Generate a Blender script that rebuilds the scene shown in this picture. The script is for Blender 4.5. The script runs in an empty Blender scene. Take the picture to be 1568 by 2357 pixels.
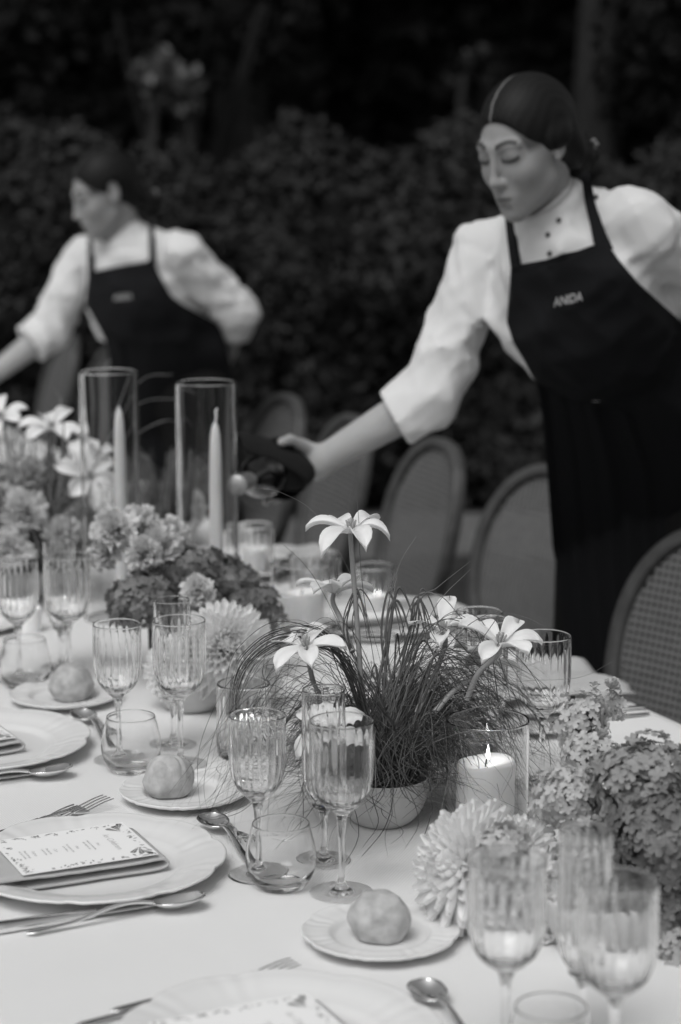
import bpy, math, random
import numpy as np
from mathutils import Vector, Matrix, noise
from mathutils.bvhtree import BVHTree
R = math.radians
C = bpy.context.scene.collection
SC = bpy.context.scene

# ------------------------------------------------------------------ camera, world, sun
F, PITCH, CZ, TZ = 4880.0, R(10.2), 1.59, 0.75      # focal length in photo pixels, tilt, eye height, table height
cam = bpy.data.cameras.new('camera'); camo = bpy.data.objects.new('camera', cam); C.objects.link(camo)
camo.location = (0, 0, CZ); camo.rotation_euler = (R(90) - PITCH, 0, 0)
cam.sensor_fit = 'VERTICAL'; cam.sensor_height = 36.0; cam.lens = F / 2357 * 36
cam.clip_start = .05; cam.clip_end = 300
cam.dof.use_dof = True; cam.dof.focus_distance = 2.58; cam.dof.aperture_fstop = 3.5
SC.camera = camo
SUN_EL, SUN_AZ = 58, -150         # azimuth measured from +Y towards +X
W = bpy.data.worlds.new('World'); SC.world = W; W.use_nodes = True
nt = W.node_tree; nt.nodes.clear()
o = nt.nodes.new('ShaderNodeOutputWorld'); bg = nt.nodes.new('ShaderNodeBackground')
sk = nt.nodes.new('ShaderNodeTexSky'); sk.sky_type = 'NISHITA'; sk.sun_disc = False
sk.sun_elevation = R(SUN_EL); sk.sun_rotation = R(SUN_AZ); sk.dust_density = 3
bw = nt.nodes.new('ShaderNodeRGBToBW')
nt.links.new(sk.outputs[0], bw.inputs[0]); nt.links.new(bw.outputs[0], bg.inputs[0]); bg.inputs[1].default_value = .13
nt.links.new(bg.outputs[0], o.inputs[0])
sun = bpy.data.lights.new('sun', 'SUN'); sun.energy = 1.2; sun.angle = R(35); sun.color = (1, .995, .985)
so = bpy.data.objects.new('sun', sun); C.objects.link(so)
el, az = R(SUN_EL), R(SUN_AZ)
sd = Vector((math.sin(az) * math.cos(el), math.cos(az) * math.cos(el), math.sin(el)))
so.rotation_euler = sd.to_track_quat('Z', 'Y').to_euler(); so.location = (0, 0, 8)
SC.view_settings.view_transform = 'Standard'; SC.view_settings.look = 'None'; SC.view_settings.gamma = 1
SC.view_settings.exposure = 0.0
cy = SC.cycles
cy.max_bounces = 20; cy.transmission_bounces = 18; cy.glossy_bounces = 6; cy.diffuse_bounces = 4; cy.transparent_max_bounces = 8
cy.sample_clamp_indirect = 6; cy.use_denoising = True

# ------------------------------------------------------------------ helpers
def at(x, y, Y):
    u = (x - 784) / F; v = (1178.5 - y) / F
    r = Vector((u, math.cos(PITCH) + v * math.sin(PITCH), -math.sin(PITCH) + v * math.cos(PITCH)))
    return Vector((0, 0, CZ)) + r * (Y / r.y)
def proj(P):
    y, z = P[1], P[2] - CZ
    a = y * math.cos(PITCH) - z * math.sin(PITCH); b = y * math.sin(PITCH) + z * math.cos(PITCH)
    return 784 + F * P[0] / a, 1178.5 - F * b / a
TA = R(25)                                              # the table runs away to the left
DX, DY = -math.sin(TA), math.cos(TA)                    # along the table
NX, NY = math.cos(TA), math.sin(TA)                     # across the table
C0 = (-.0588, 2.7164)
def tp(s, t, z=TZ): return Vector((C0[0] + DX * s + NX * t, C0[1] + DY * s + NY * t, z))
def seed(n): random.seed(n)
U = random.uniform

def mat(name, col, rough=.6, noise_amp=0, nscale=40, bump=0, bscale=300, spec=.5, metal=0, attr=None, sss=0, sheen=0, bstretch=None, trans=0):
    m = bpy.data.materials.new(name); m.use_nodes = True; n = m.node_tree; b = n.nodes['Principled BSDF']
    if isinstance(col, (int, float)): col = (col, col, col * 1.0)
    b.inputs['Base Color'].default_value = (*col, 1); b.inputs['Roughness'].default_value = rough
    b.inputs['Specular IOR Level'].default_value = spec; b.inputs['Metallic'].default_value = metal
    if sss:
        b.inputs['Subsurface Weight'].default_value = sss; b.inputs['Subsurface Radius'].default_value = (.01, .008, .006); b.inputs['Subsurface Scale'].default_value = .6
    if sheen: b.inputs['Sheen Weight'].default_value = sheen
    tc = n.nodes.new('ShaderNodeTexCoord')
    base = None
    if attr:
        a = n.nodes.new('ShaderNodeAttribute'); a.attribute_name = attr; base = a.outputs['Color']
    if noise_amp:
        t = n.nodes.new('ShaderNodeTexNoise'); t.inputs['Scale'].default_value = nscale; t.inputs['Detail'].default_value = 6
        n.links.new(tc.outputs['Object'], t.inputs['Vector'])
        mr = n.nodes.new('ShaderNodeMapRange'); mr.inputs[1].default_value = .3; mr.inputs[2].default_value = .7
        mr.inputs[3].default_value = 1 - noise_amp; mr.inputs[4].default_value = 1 + noise_amp
        n.links.new(t.outputs['Fac'], mr.inputs[0])
        mx = n.nodes.new('ShaderNodeVectorMath'); mx.operation = 'SCALE'
        if base: n.links.new(base, mx.inputs[0])
        else: mx.inputs[0].default_value = col
        n.links.new(mr.outputs[0], mx.inputs['Scale']); base = mx.outputs[0]
    if base: n.links.new(base, b.inputs['Base Color'])
    if bump:
        t = n.nodes.new('ShaderNodeTexNoise'); t.inputs['Scale'].default_value = bscale; t.inputs['Detail'].default_value = 3
        if bstretch:
            mp = n.nodes.new('ShaderNodeMapping'); mp.inputs['Scale'].default_value = bstretch
            n.links.new(tc.outputs['Object'], mp.inputs[0]); n.links.new(mp.outputs[0], t.inputs['Vector'])
        else: n.links.new(tc.outputs['Object'], t.inputs['Vector'])
        bp = n.nodes.new('ShaderNodeBump'); bp.inputs['Strength'].default_value = bump; bp.inputs['Distance'].default_value = .001
        n.links.new(t.outputs['Fac'], bp.inputs['Height']); n.links.new(bp.outputs[0], b.inputs['Normal'])
    if trans:
        tr = n.nodes.new('ShaderNodeBsdfTranslucent'); ms = n.nodes.new('ShaderNodeMixShader'); ms.inputs[0].default_value = trans
        if base: n.links.new(base, tr.inputs[0])
        else: tr.inputs[0].default_value = (*col, 1)
        out = n.nodes['Material Output']
        n.links.new(b.outputs[0], ms.inputs[1]); n.links.new(tr.outputs[0], ms.inputs[2]); n.links.new(ms.outputs[0], out.inputs[0])
    return m
def weave(name, col, scale, rough=.85, amp=.1, bump=.3, ang=45):
    m = mat(name, col, rough); n = m.node_tree; b = n.nodes['Principled BSDF']
    tc = n.nodes.new('ShaderNodeTexCoord'); mp = n.nodes.new('ShaderNodeMapping'); mp.inputs['Rotation'].default_value = (0, 0, R(ang))
    n.links.new(tc.outputs['Object'], mp.inputs[0])
    w = n.nodes.new('ShaderNodeTexWave'); w.inputs['Scale'].default_value = scale; w.inputs['Distortion'].default_value = .6; w.inputs['Detail'].default_value = 1
    n.links.new(mp.outputs[0], w.inputs['Vector'])
    t = n.nodes.new('ShaderNodeTexNoise'); t.inputs['Scale'].default_value = 3; t.inputs['Detail'].default_value = 8
    n.links.new(tc.outputs['Object'], t.inputs['Vector'])
    ad = n.nodes.new('ShaderNodeMath'); ad.operation = 'ADD'; n.links.new(w.outputs['Fac'], ad.inputs[0]); n.links.new(t.outputs['Fac'], ad.inputs[1])
    mr = n.nodes.new('ShaderNodeMapRange'); mr.inputs[1].default_value = .3; mr.inputs[2].default_value = 1.7
    mr.inputs[3].default_value = 1 - amp; mr.inputs[4].default_value = 1 + amp * .4; n.links.new(ad.outputs[0], mr.inputs[0])
    mx = n.nodes.new('ShaderNodeVectorMath'); mx.operation = 'SCALE'; mx.inputs[0].default_value = (col, col, col); n.links.new(mr.outputs[0], mx.inputs['Scale'])
    n.links.new(mx.outputs[0], b.inputs['Base Color'])
    bp = n.nodes.new('ShaderNodeBump'); bp.inputs['Strength'].default_value = bump; bp.inputs['Distance'].default_value = .0004
    n.links.new(w.outputs['Fac'], bp.inputs['Height']); n.links.new(bp.outputs[0], b.inputs['Normal'])
    return m
def glassmat(name, ior=1.40, col=1.0):
    m = bpy.data.materials.new(name); m.use_nodes = True; b = m.node_tree.nodes['Principled BSDF']
    b.inputs['Base Color'].default_value = (col, col, col, 1); b.inputs['Roughness'].default_value = 0
    b.inputs['Transmission Weight'].default_value = 1; b.inputs['IOR'].default_value = ior
    return m
def emit(name, s):
    m = bpy.data.materials.new(name); m.use_nodes = True; b = m.node_tree.nodes['Principled BSDF']
    b.inputs['Base Color'].default_value = (.8, .8, .8, 1); b.inputs['Emission Color'].default_value = (1, 1, .99, 1); b.inputs['Emission Strength'].default_value = s
    return m
M = dict(
    cloth=weave('table_linen', .77, 95, amp=.14, bump=.5), napkin=weave('napkin_linen', .58, 500, amp=.25, bump=.6, ang=10),
    china=mat('glazed_china', .74, .22, noise_amp=.02, nscale=8, spec=.5), chinab=mat('matt_stone_bowl', .52, .75, noise_amp=.06, nscale=30, bump=.3, bscale=200),
    glass=glassmat('clear_glass'), steel=mat('polished_steel', .86, .07, metal=1, bump=.03, bscale=60), blade=mat('brushed_steel', .6, .2, metal=1),
    wax=mat('candle_wax', .93, .45, sss=.1, noise_amp=.03, nscale=25), wick=mat('wick', .02, .9), flame=emit('flame', 22),
    bread=mat('bread_crust', .42, .85, noise_amp=.26, nscale=60, bump=.8, bscale=220), flour=mat('bread_score', .47, .9, noise_amp=.2, nscale=60),
    card=mat('card_paper', .86, .7), ink=mat('card_ink', .3, .8), inkl=mat('card_ink_pale', .48, .8),
    petal=mat('white_petal', .92, .5, noise_amp=.03, nscale=60, trans=.3), mum=mat('cream_petal', .92, .55, noise_amp=.05, nscale=40, trans=.3),
    hydl=mat('pale_hydrangea_petal', .6, .6, noise_amp=.18, nscale=22, trans=.3), hydm=mat('grey_hydrangea_petal', .37, .6, noise_amp=.22, nscale=20, trans=.25),
    hydd=mat('dusky_hydrangea_petal', .2, .6, noise_amp=.35, nscale=22, trans=.25), carn=mat('ruffled_petal', .78, .6, noise_amp=.1, nscale=40, trans=.3),
    stem=mat('pale_stem', .3, .5, noise_amp=.1), pistil=mat('pistil', .4, .6), leaf=mat('leaf', .09, .5, noise_amp=.3, trans=.2),
    grass=mat('dark_grass', .05, .5, noise_amp=.3, nscale=18), grassb=mat('broad_grass', .11, .45, noise_amp=.3, nscale=18), grassl=mat('dry_grass', .19, .5, noise_amp=.3, nscale=18),
    wood=mat('grey_washed_wood', .06, .55, noise_amp=.25, nscale=30, bump=.2), cane=mat('woven_cane', .13, .6, noise_amp=.1), seatm=mat('seat_pad', .2, .9),
    shirt=mat('white_cotton', .66, .85, bump=.25, bscale=25, sheen=.1), apron=mat('black_apron_cloth', (.0075, .0078, .0088), .9, bump=.3, bscale=60, spec=.2),
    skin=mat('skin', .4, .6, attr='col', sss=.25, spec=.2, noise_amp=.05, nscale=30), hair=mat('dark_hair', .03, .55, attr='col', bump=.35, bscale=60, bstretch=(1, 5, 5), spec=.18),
    trous=mat('black_trousers', .008, .9, spec=.2), button=mat('dark_button', .05, .4), stitch=mat('embroidery', .45, .8),
    bottle=mat('dark_bottle_glass', .006, .12, spec=.7), foil=mat('silver_foil', .34, .42, metal=.5), bnap=mat('black_napkin', .014, .9, spec=.2, bump=.4, bscale=40),
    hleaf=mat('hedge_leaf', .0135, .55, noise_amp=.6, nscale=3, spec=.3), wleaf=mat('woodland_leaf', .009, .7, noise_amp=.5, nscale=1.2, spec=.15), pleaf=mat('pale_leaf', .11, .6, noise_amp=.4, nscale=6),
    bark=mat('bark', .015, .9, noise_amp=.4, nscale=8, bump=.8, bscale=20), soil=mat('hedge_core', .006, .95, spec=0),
    gravel=mat('gravel', .11, .95, noise_amp=.35, nscale=14, bump=.8, bscale=60), lawn=mat('lawn', .035, .95, noise_amp=.4, nscale=9, bump=.8, bscale=80, spec=.1))

class MB:
    def __init__(s): s.v = []; s.f = []; s.m = []
    def grid(s, pts, closeu=False, closev=False, mi=0):
        """pts[i][j]"""
        b = len(s.v); n = len(pts); k = len(pts[0])
        for r_ in pts: s.v.extend([tuple(p) for p in r_])
        for i in range(n if closeu else n - 1):
            for j in range(k if closev else k - 1):
                a, c = i, (i + 1) % n; d, e = j, (j + 1) % k
                s.f.append((b + a * k + d, b + c * k + d, b + c * k + e, b + a * k + e)); s.m.append(mi)
        return b
    def fan(s, ring, centre, mi=0, flip=False):
        b = len(s.v); s.v.extend([tuple(p) for p in ring]); s.v.append(tuple(centre)); n = len(ring)
        for i in range(n):
            f = (b + i, b + (i + 1) % n, b + n); s.f.append(f[::-1] if flip else f); s.m.append(mi)
    def poly(s, pts, mi=0):
        b = len(s.v); s.v.extend([tuple(p) for p in pts]); s.f.append(tuple(range(b, b + len(pts)))); s.m.append(mi)
    def lathe(s, prof, seg=48, rad=None, mi=0, centre=(0, 0, 0), closed=False):
        """prof = [(r,z)]; rad(a, r, z, i) -> r,z"""
        rows = []
        for i, (r, z) in enumerate(prof):
            row = []
            for k in range(seg):
                a = -2 * math.pi * k / seg; rr, zz = (rad(a, r, z, i) if rad else (r, z))
                row.append((centre[0] + rr * math.cos(a), centre[1] + rr * math.sin(a), centre[2] + zz))
            rows.append(row)
        s.grid(rows, closeu=closed, closev=True, mi=mi)
    def tube(s, path, rads, n=6, mi=0, cap=True, flat=1.0, up=None):
        path = [Vector(p) for p in path]
        if isinstance(rads, (int, float)): rads = [rads] * len(path)
        prev = Vector(up) if up else Vector((0.13, .3, 1)).normalized(); rows = []
        for i, p in enumerate(path):
            t = (path[min(i + 1, len(path) - 1)] - path[max(i - 1, 0)])
            if t.length < 1e-9: t = Vector((0, 0, 1))
            t.normalize(); a = prev - t * prev.dot(t)
            if a.length < 1e-4: a = t.orthogonal()
            a.normalize(); b = t.cross(a); prev = a
            rows.append([p + (a * math.cos(2 * math.pi * k / n) * flat - b * math.sin(2 * math.pi * k / n)) * rads[i] for k in range(n)])
        s.grid(rows, closev=True, mi=mi)
        if cap: s.fan(rows[0], path[0], mi, True); s.fan(rows[-1], path[-1], mi)
    def box(s, x0, x1, y0, y1, z0, z1, mi=0):
        v = [(x, y, z) for x in (x0, x1) for y in (y0, y1) for z in (z0, z1)]; b = len(s.v); s.v += v
        for f in ((0, 1, 3, 2), (4, 6, 7, 5), (0, 4, 5, 1), (2, 3, 7, 6), (0, 2, 6, 4), (1, 5, 7, 3)):
            s.f.append(tuple(b + i for i in f)); s.m.append(mi)
    def build(s, name, mats, parent=None, smooth=True, loc=None, weld=0, sub=0, solid=0, bevel=0):
        me = bpy.data.meshes.new(name); me.from_pydata(s.v, [], s.f)
        for m in (mats if isinstance(mats, (list, tuple)) else [mats]): me.materials.append(m)
        me.polygons.foreach_set('material_index', s.m); me.polygons.foreach_set('use_smooth', [smooth] * len(s.f)); me.update()
        ob = bpy.data.objects.new(name, me); C.objects.link(ob)
        if parent: ob.parent = parent
        if loc is not None: ob.location = loc
        if weld:
            md = ob.modifiers.new('w', 'WELD'); md.merge_threshold = weld
        if solid:
            md = ob.modifiers.new('s', 'SOLIDIFY'); md.thickness = solid; md.offset = 0
        if bevel:
            md = ob.modifiers.new('b', 'BEVEL'); md.width = bevel; md.segments = 2; md.limit_method = 'ANGLE'
        if sub:
            md = ob.modifiers.new('u', 'SUBSURF'); md.levels = sub; md.render_levels = sub
        return ob
def tag(o, label=None, cat=None, group=None, kind=None):
    if label: o['label'] = label
    if cat: o['category'] = cat
    if group: o['group'] = group
    if kind: o['kind'] = kind
    return o
def empty(name, loc=(0, 0, 0), rz=0, label=None, cat=None, group=None):
    o = bpy.data.objects.new(name, None); C.objects.link(o); o.location = loc; o.rotation_euler = (0, 0, rz); o.empty_display_size = .05
    return tag(o, label, cat, group)
def copy_tree(o, parent=None):
    c = o.copy(); C.objects.link(c); c.parent = parent
    for k in list(o.children): copy_tree(k, c)
    return c
first = {}
def place(key, make, loc, rz, label, group=None, scale=1.0):
    """the first call moves the thing itself, later ones copy it with its parts"""
    if key not in first:
        o = first[key] = make()
    else: o = copy_tree(first[key])
    o.location = loc; o.rotation_euler = (0, 0, rz); o.scale = (scale,) * 3
    o['label'] = label
    if group: o['group'] = group
    return o
def cr(pts, n=8):
    """Catmull-Rom through points"""
    pts = [Vector(p) for p in pts]; P = [pts[0] * 2 - pts[1]] + pts + [pts[-1] * 2 - pts[-2]]; out = []
    for i in range(1, len(P) - 2):
        a, b, c, d = P[i - 1:i + 3]
        for k in range(n):
            t = k / n; out.append(.5 * ((2 * b) + (c - a) * t + (2 * a - 5 * b + 4 * c - d) * t * t + (3 * b - a - 3 * c + d) * t ** 3))
    out.append(P[-2].copy()); return out
def nz(x, y, z, s=1.0): return noise.noise(Vector((x * s, y * s, z * s)))

# ------------------------------------------------------------------ signed-distance modelling for bodies
class Fld:
    def __init__(s, xs, ys, zs): s.x, s.y, s.z = xs, ys, zs; s.D = np.full((len(xs), len(ys), len(zs)), .5, np.float32)
    def op(s, f, lo, hi, k=.01, sub=False, pad=.03):
        i0, i1 = np.searchsorted(s.x, [lo[0] - pad, hi[0] + pad]); j0, j1 = np.searchsorted(s.y, [lo[1] - pad, hi[1] + pad]); k0, k1 = np.searchsorted(s.z, [lo[2] - pad, hi[2] + pad])
        if i1 <= i0 or j1 <= j0 or k1 <= k0: return
        X = s.x[i0:i1, None, None]; Y = s.y[None, j0:j1, None]; Z = s.z[None, None, k0:k1]
        d = f(X, Y, Z); D = s.D[i0:i1, j0:j1, k0:k1]
        if sub:
            h = np.clip(.5 - .5 * (D + d) / k, 0, 1); s.D[i0:i1, j0:j1, k0:k1] = D * (1 - h) + (-d) * h + k * h * (1 - h)
        else:
            h = np.clip(.5 + .5 * (D - d) / k, 0, 1); s.D[i0:i1, j0:j1, k0:k1] = D * (1 - h) + d * h - k * h * (1 - h)
    def cone(s, a, b, ra, rb, k=.02, sub=False):
        a, b = Vector(a), Vector(b); ab = b - a; L = max(ab.dot(ab), 1e-9)
        def f(X, Y, Z):
            t = np.clip(((X - a.x) * ab.x + (Y - a.y) * ab.y + (Z - a.z) * ab.z) / L, 0, 1)
            return np.sqrt((X - a.x - t * ab.x) ** 2 + (Y - a.y - t * ab.y) ** 2 + (Z - a.z - t * ab.z) ** 2) - (ra + (rb - ra) * t)
        m = max(ra, rb); s.op(f, [min(a[i], b[i]) - m for i in range(3)], [max(a[i], b[i]) + m for i in range(3)], k, sub)
    def ell(s, c, r, rot=None, k=.02, sub=False):
        c = Vector(c); Rm = rot.to_3x3().transposed() if rot else Matrix.Identity(3); m = max(r)
        def f(X, Y, Z):
            x, y, z = X - c.x, Y - c.y, Z - c.z
            q = [(Rm[i][0] * x + Rm[i][1] * y + Rm[i][2] * z) for i in range(3)]
            k0 = np.sqrt(sum((q[i] / r[i]) ** 2 for i in range(3))); k1 = np.sqrt(sum((q[i] / r[i] ** 2) ** 2 for i in range(3))) + 1e-9
            return k0 * (k0 - 1) / k1
        s.op(f, [c[i] - m for i in range(3)], [c[i] + m for i in range(3)], k, sub)
    def mesh(s, name, mats, parent=None, origin=(0, 0, 0), smooth=1, colour=None, keep=None):
        D = s.D; I = D < 0
        c = np.zeros(tuple(n - 1 for n in D.shape), np.int8)
        for i in (0, 1):
            for j in (0, 1):
                for k in (0, 1): c += I[i:D.shape[0] - 1 + i, j:D.shape[1] - 1 + j, k:D.shape[2] - 1 + k]
        ii, jj, kk = np.nonzero((c > 0) & (c < 8)); n = len(ii)
        idx = np.full(c.shape, -1, np.int32); idx[ii, jj, kk] = np.arange(n)
        co = [(a, b, d) for a in (0, 1) for b in (0, 1) for d in (0, 1)]; V = [D[ii + a, jj + b, kk + d] for a, b, d in co]
        acc = np.zeros((n, 3)); cnt = np.zeros(n)
        for p in range(8):
            for q in range(p + 1, 8):
                df = [co[q][m] - co[p][m] for m in range(3)]
                if sum(abs(x) for x in df) != 1: continue
                va, vb = V[p], V[q]; m = (va < 0) != (vb < 0); t = np.where(m, va / np.where(m, va - vb, 1), 0)
                for x in range(3): acc[:, x] += np.where(m, co[p][x] + t * df[x], 0)
                cnt += m
        acc /= cnt[:, None]
        def ax(arr, i0, fr): return arr[i0] + (arr[i0 + 1] - arr[i0]) * fr
        P = np.stack([ax(s.x, ii, acc[:, 0]), ax(s.y, jj, acc[:, 1]), ax(s.z, kk, acc[:, 2])], 1)
        Q = []
        for axn in range(3):
            sl0 = [slice(None)] * 3; sl1 = [slice(None)] * 3; sl0[axn] = slice(0, -1); sl1[axn] = slice(1, None)
            A = I[tuple(sl0)]; B = I[tuple(sl1)]; e = np.nonzero(A != B); e = [x.copy() for x in e]
            o1, o2 = [m for m in range(3) if m != axn]
            ok = (e[o1] > 0) & (e[o2] > 0) & (e[o1] < D.shape[o1] - 1) & (e[o2] < D.shape[o2] - 1); e = [x[ok] for x in e]
            ins = A[tuple(e)]
            def cell(d1, d2):
                z = [x.copy() for x in e]; z[o1] -= d1; z[o2] -= d2; return idx[tuple(z)]
            q = np.stack([cell(1, 1), cell(0, 1), cell(0, 0), cell(1, 0)], 1)
            fl = ins if axn != 1 else ~ins
            q = np.where(fl[:, None], q, q[:, ::-1]); Q.append(q)
        Q = np.concatenate(Q); Q = Q[(Q >= 0).all(1)]
        for _ in range(smooth):
            S = np.zeros_like(P); N = np.zeros(len(P))
            for a, b in ((0, 1), (1, 2), (2, 3), (3, 0)):
                np.add.at(S, Q[:, a], P[Q[:, b]]); np.add.at(S, Q[:, b], P[Q[:, a]]); np.add.at(N, Q[:, a], 1); np.add.at(N, Q[:, b], 1)
            P = P * .5 + S / np.maximum(N, 1)[:, None] * .5
        if keep is not None:
            m = keep(P); Q = Q[m[Q].all(1)]
        me = bpy.data.meshes.new(name); me.from_pydata((P - np.array(origin)).tolist(), [], Q.tolist())
        for m in (mats if isinstance(mats, list) else [mats]): me.materials.append(m)
        me.polygons.foreach_set('use_smooth', [True] * len(me.polygons))
        if colour is not None:
            at_ = me.color_attributes.new('col', 'FLOAT_COLOR', 'POINT'); cc = colour(P)
            at_.data.foreach_set('color', np.stack([cc, cc, cc, np.ones(len(cc))], 1).astype(np.float32).ravel())
        me.update(); ob = bpy.data.objects.new(name, me); C.objects.link(ob)
        if parent: ob.parent = parent
        s.P, s.Q = P, Q
        return ob
def rng(a, b, h): return np.arange(a, b, h)
def rng2(a, b, h, fa, fb, fh):
    """spacing h, but fh between fa and fb"""
    return np.concatenate([np.arange(a, fa, h), np.arange(fa, fb, fh), np.arange(fb, b, h)]) if fa > a else np.concatenate([np.arange(fa, fb, fh), np.arange(fb, b, h)])


# ------------------------------------------------------------------ setting: ground, hedge, trees
def sheet(name, x0, x1, y0, y1, z, m, n=1, amp=0, sc=1, kind='structure'):
    b = MB(); b.grid([[(x0 + (x1 - x0) * i / n, y0 + (y1 - y0) * j / n, z + amp * nz(x0 + (x1 - x0) * i / n, y0 + (y1 - y0) * j / n, 3, sc)) for j in range(n + 1)] for i in range(n + 1)])
    return tag(b.build(name, m), kind=kind)
sheet('ground', -60, 60, -20, 90, 0, M['lawn'], 40, .0, 1)
b = MB(); rows = []
for i in range(61):
    x = -9 + i * .3
    rows.append([(x, 7.75 + .5 * j + .10 * nz(x, j, 0, 1.3) + (0 if j else .1 * math.sin(x * 3)), .006) for j in range(3)])
b.grid(rows); tag(b.build('gravel_path', M['gravel']), kind='structure')

def leaf_cloud(b, pts, size, jit=.5, mi=0):
    """small folded leaves, one per (point, normal)"""
    for p, nrm in pts:
        s_ = size * U(.6, 1.3); d = Vector((U(-1, 1), U(-1, 1), U(-1, 1))); nn = (nrm + d * jit).normalized()
        t = nn.orthogonal().normalized(); t.rotate(Matrix.Rotation(U(0, 6.28), 3, nn)); q = nn.cross(t)
        b.poly([p, p + t * s_ * .5 + q * s_ * .32 + nn * s_ * .1, p + t * s_, p + t * s_ * .5 - q * s_ * .32 + nn * s_ * .1], mi)
def hedge_surface(x, z, y0, top, fx=1.0):
    big = .32 * nz(x, z, 1, .9) + .16 * nz(x, z, 7, 2.3) + .07 * nz(x, z, 9, 5.5)
    round_ = max(0, (z - top + .6)) ** 2 * .9
    return y0 - big * fx + round_
def hedge(name, x0, x1, y0, topf, n, lsize, lm, label, cat='hedge', zmin=0.05):
    seed(hash(name) % 1000 if False else len(name) * 7 + int(y0 * 10))
    root = empty(name, ((x0 + x1) / 2, y0, 0), 0, label, cat)
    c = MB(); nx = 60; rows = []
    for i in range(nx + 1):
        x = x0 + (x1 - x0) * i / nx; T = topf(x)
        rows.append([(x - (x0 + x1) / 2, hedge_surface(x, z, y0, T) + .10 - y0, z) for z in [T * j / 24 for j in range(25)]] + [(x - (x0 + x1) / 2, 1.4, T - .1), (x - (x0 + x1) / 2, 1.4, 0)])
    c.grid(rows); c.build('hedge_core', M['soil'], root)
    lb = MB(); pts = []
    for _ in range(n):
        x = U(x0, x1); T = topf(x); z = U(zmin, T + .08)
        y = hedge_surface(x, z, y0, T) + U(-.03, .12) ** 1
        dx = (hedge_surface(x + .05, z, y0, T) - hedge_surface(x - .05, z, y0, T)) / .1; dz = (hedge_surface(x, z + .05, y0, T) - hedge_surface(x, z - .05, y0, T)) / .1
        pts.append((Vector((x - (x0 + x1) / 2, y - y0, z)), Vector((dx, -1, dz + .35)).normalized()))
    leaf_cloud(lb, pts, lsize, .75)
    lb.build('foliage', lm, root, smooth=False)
    return root
hedge('clipped_hedge', -3.4, 3.6, 8.75, lambda x: 1.56 + .40 * nz(x, 2, 5, .8) + .24 * nz(x, 5, 5, 3) - .08 * x, 44000, .048, M['hleaf'], 'dense dark leafy hedge running behind the chairs and waitresses')

def tree(x, y, r, h, crown_z, cr_, n, lsize, label, lean=0, lm='wleaf', bark=True):
    root = empty('tree', (x, y, 0), 0, label, 'tree', 'dark trees behind the hedge')
    b = MB(); path = [(lean * k / 8 + .1 * nz(k, x, 0, .6), .1 * nz(k, x, 5, .6), h * k / 8) for k in range(9)]
    rad = [r * (1.25 if k == 0 else 1 - .06 * k) for k in range(9)]
    rows = []
    for k, p in enumerate(path):
        rows.append([(p[0] + rad[k] * (1 + .12 * math.sin(5 * a + k * .4) + .06 * math.sin(11 * a)) * math.cos(a), p[1] + rad[k] * (1 + .12 * math.sin(5 * a + k * .4)) * math.sin(a), p[2]) for a in [2 * math.pi * q / 20 for q in range(20)]])
    b.grid(rows, closev=True)
    for k in range(7):
        a = U(0, 6.28); z0 = h * U(.45, .95); p0 = Vector((lean * z0 / h, 0, z0)); d = Vector((math.cos(a), math.sin(a), U(.3, .9)))
        b.tube(cr([p0, p0 + d * cr_ * .35 + Vector((0, 0, .1)), p0 + d * cr_ * .8], 4), [r * .4 * (1 - .09 * q) for q in range(9)], 6)
    b.build('trunk', M['bark'], root)
    lb = MB(); pts = []
    cl = [(Vector((U(-1, 1) * cr_, U(-1, 1) * cr_ * .8, crown_z + U(-1, 1) * cr_ * .75)), U(.35, .75) * cr_ * .6) for _ in range(26)]
    for _ in range(n):
        c, q = random.choice(cl); v = Vector((random.gauss(0, 1), random.gauss(0, 1), random.gauss(0, 1))).normalized() * q * U(.6, 1.05)
        pts.append((c + v, v.normalized()))
    leaf_cloud(lb, pts, lsize, .8); lb.build('crown', M[lm], root, smooth=False)
    return root
seed(5)
tree(1.28, 10.6, .13, 6.5, 6.2, 2.2, 5000, .16, 'pale straight tree trunk rising behind the right waitress', .05)
tree(2.05, 12.2, .09, 6.5, 5.6, 2.0, 4000, .16, 'thin tree trunk at the far right, dimmer than its neighbour', -.25)
tree(-2.9, 12.3, .16, 7, 5.0, 2.6, 6000, .17, 'dark tree behind the left end of the hedge', .2)
tree(-.6, 13.2, .18, 7.5, 5.2, 2.8, 6000, .17, 'broad dark tree behind the middle of the hedge')
tree(3.6, 11.8, .17, 7, 5.0, 2.6, 6000, .17, 'dark tree beyond the right edge of the hedge')
# shrubs standing between hedge and wood, the pale one has paler leaves
def shrub(x, y, z, rx, rz_, n, ls, lm, label):
    root = empty('shrub', (x, y, 0), 0, label, 'shrub', 'shrubs behind the hedge')
    s = MB()
    for k in range(6):
        a = U(0, 6.28); s.tube(cr([(0, 0, 0), (.15 * math.cos(a), .15 * math.sin(a), z * .5), (rx * .6 * math.cos(a), rx * .6 * math.sin(a), z)], 4), .02, 5)
    s.build('stem', M['bark'], root); lb = MB(); pts = []
    cl = [(Vector((U(-1, 1) * rx, U(-.6, .6) * rx, z + U(-1, 1) * rz_)), U(.15, .4) * rx) for _ in range(16)]
    for _ in range(n):
        c, q = random.choice(cl); v = Vector((random.gauss(0, 1), random.gauss(0, 1), random.gauss(0, 1))).normalized() * q * U(.4, 1.1); pts.append((c + v, v.normalized()))
    leaf_cloud(lb, pts, ls, .8); lb.build('foliage', M[lm], root, smooth=False)
shrub(-.82, 10.4, 1.80, .12, .11, 500, .07, 'pleaf', 'pale leafy sprays above the hedge left of centre')
shrub(.68, 10.6, 1.86, .13, .12, 160, .06, 'hleaf', 'faint pale spray just left of the right waitress')
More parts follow.
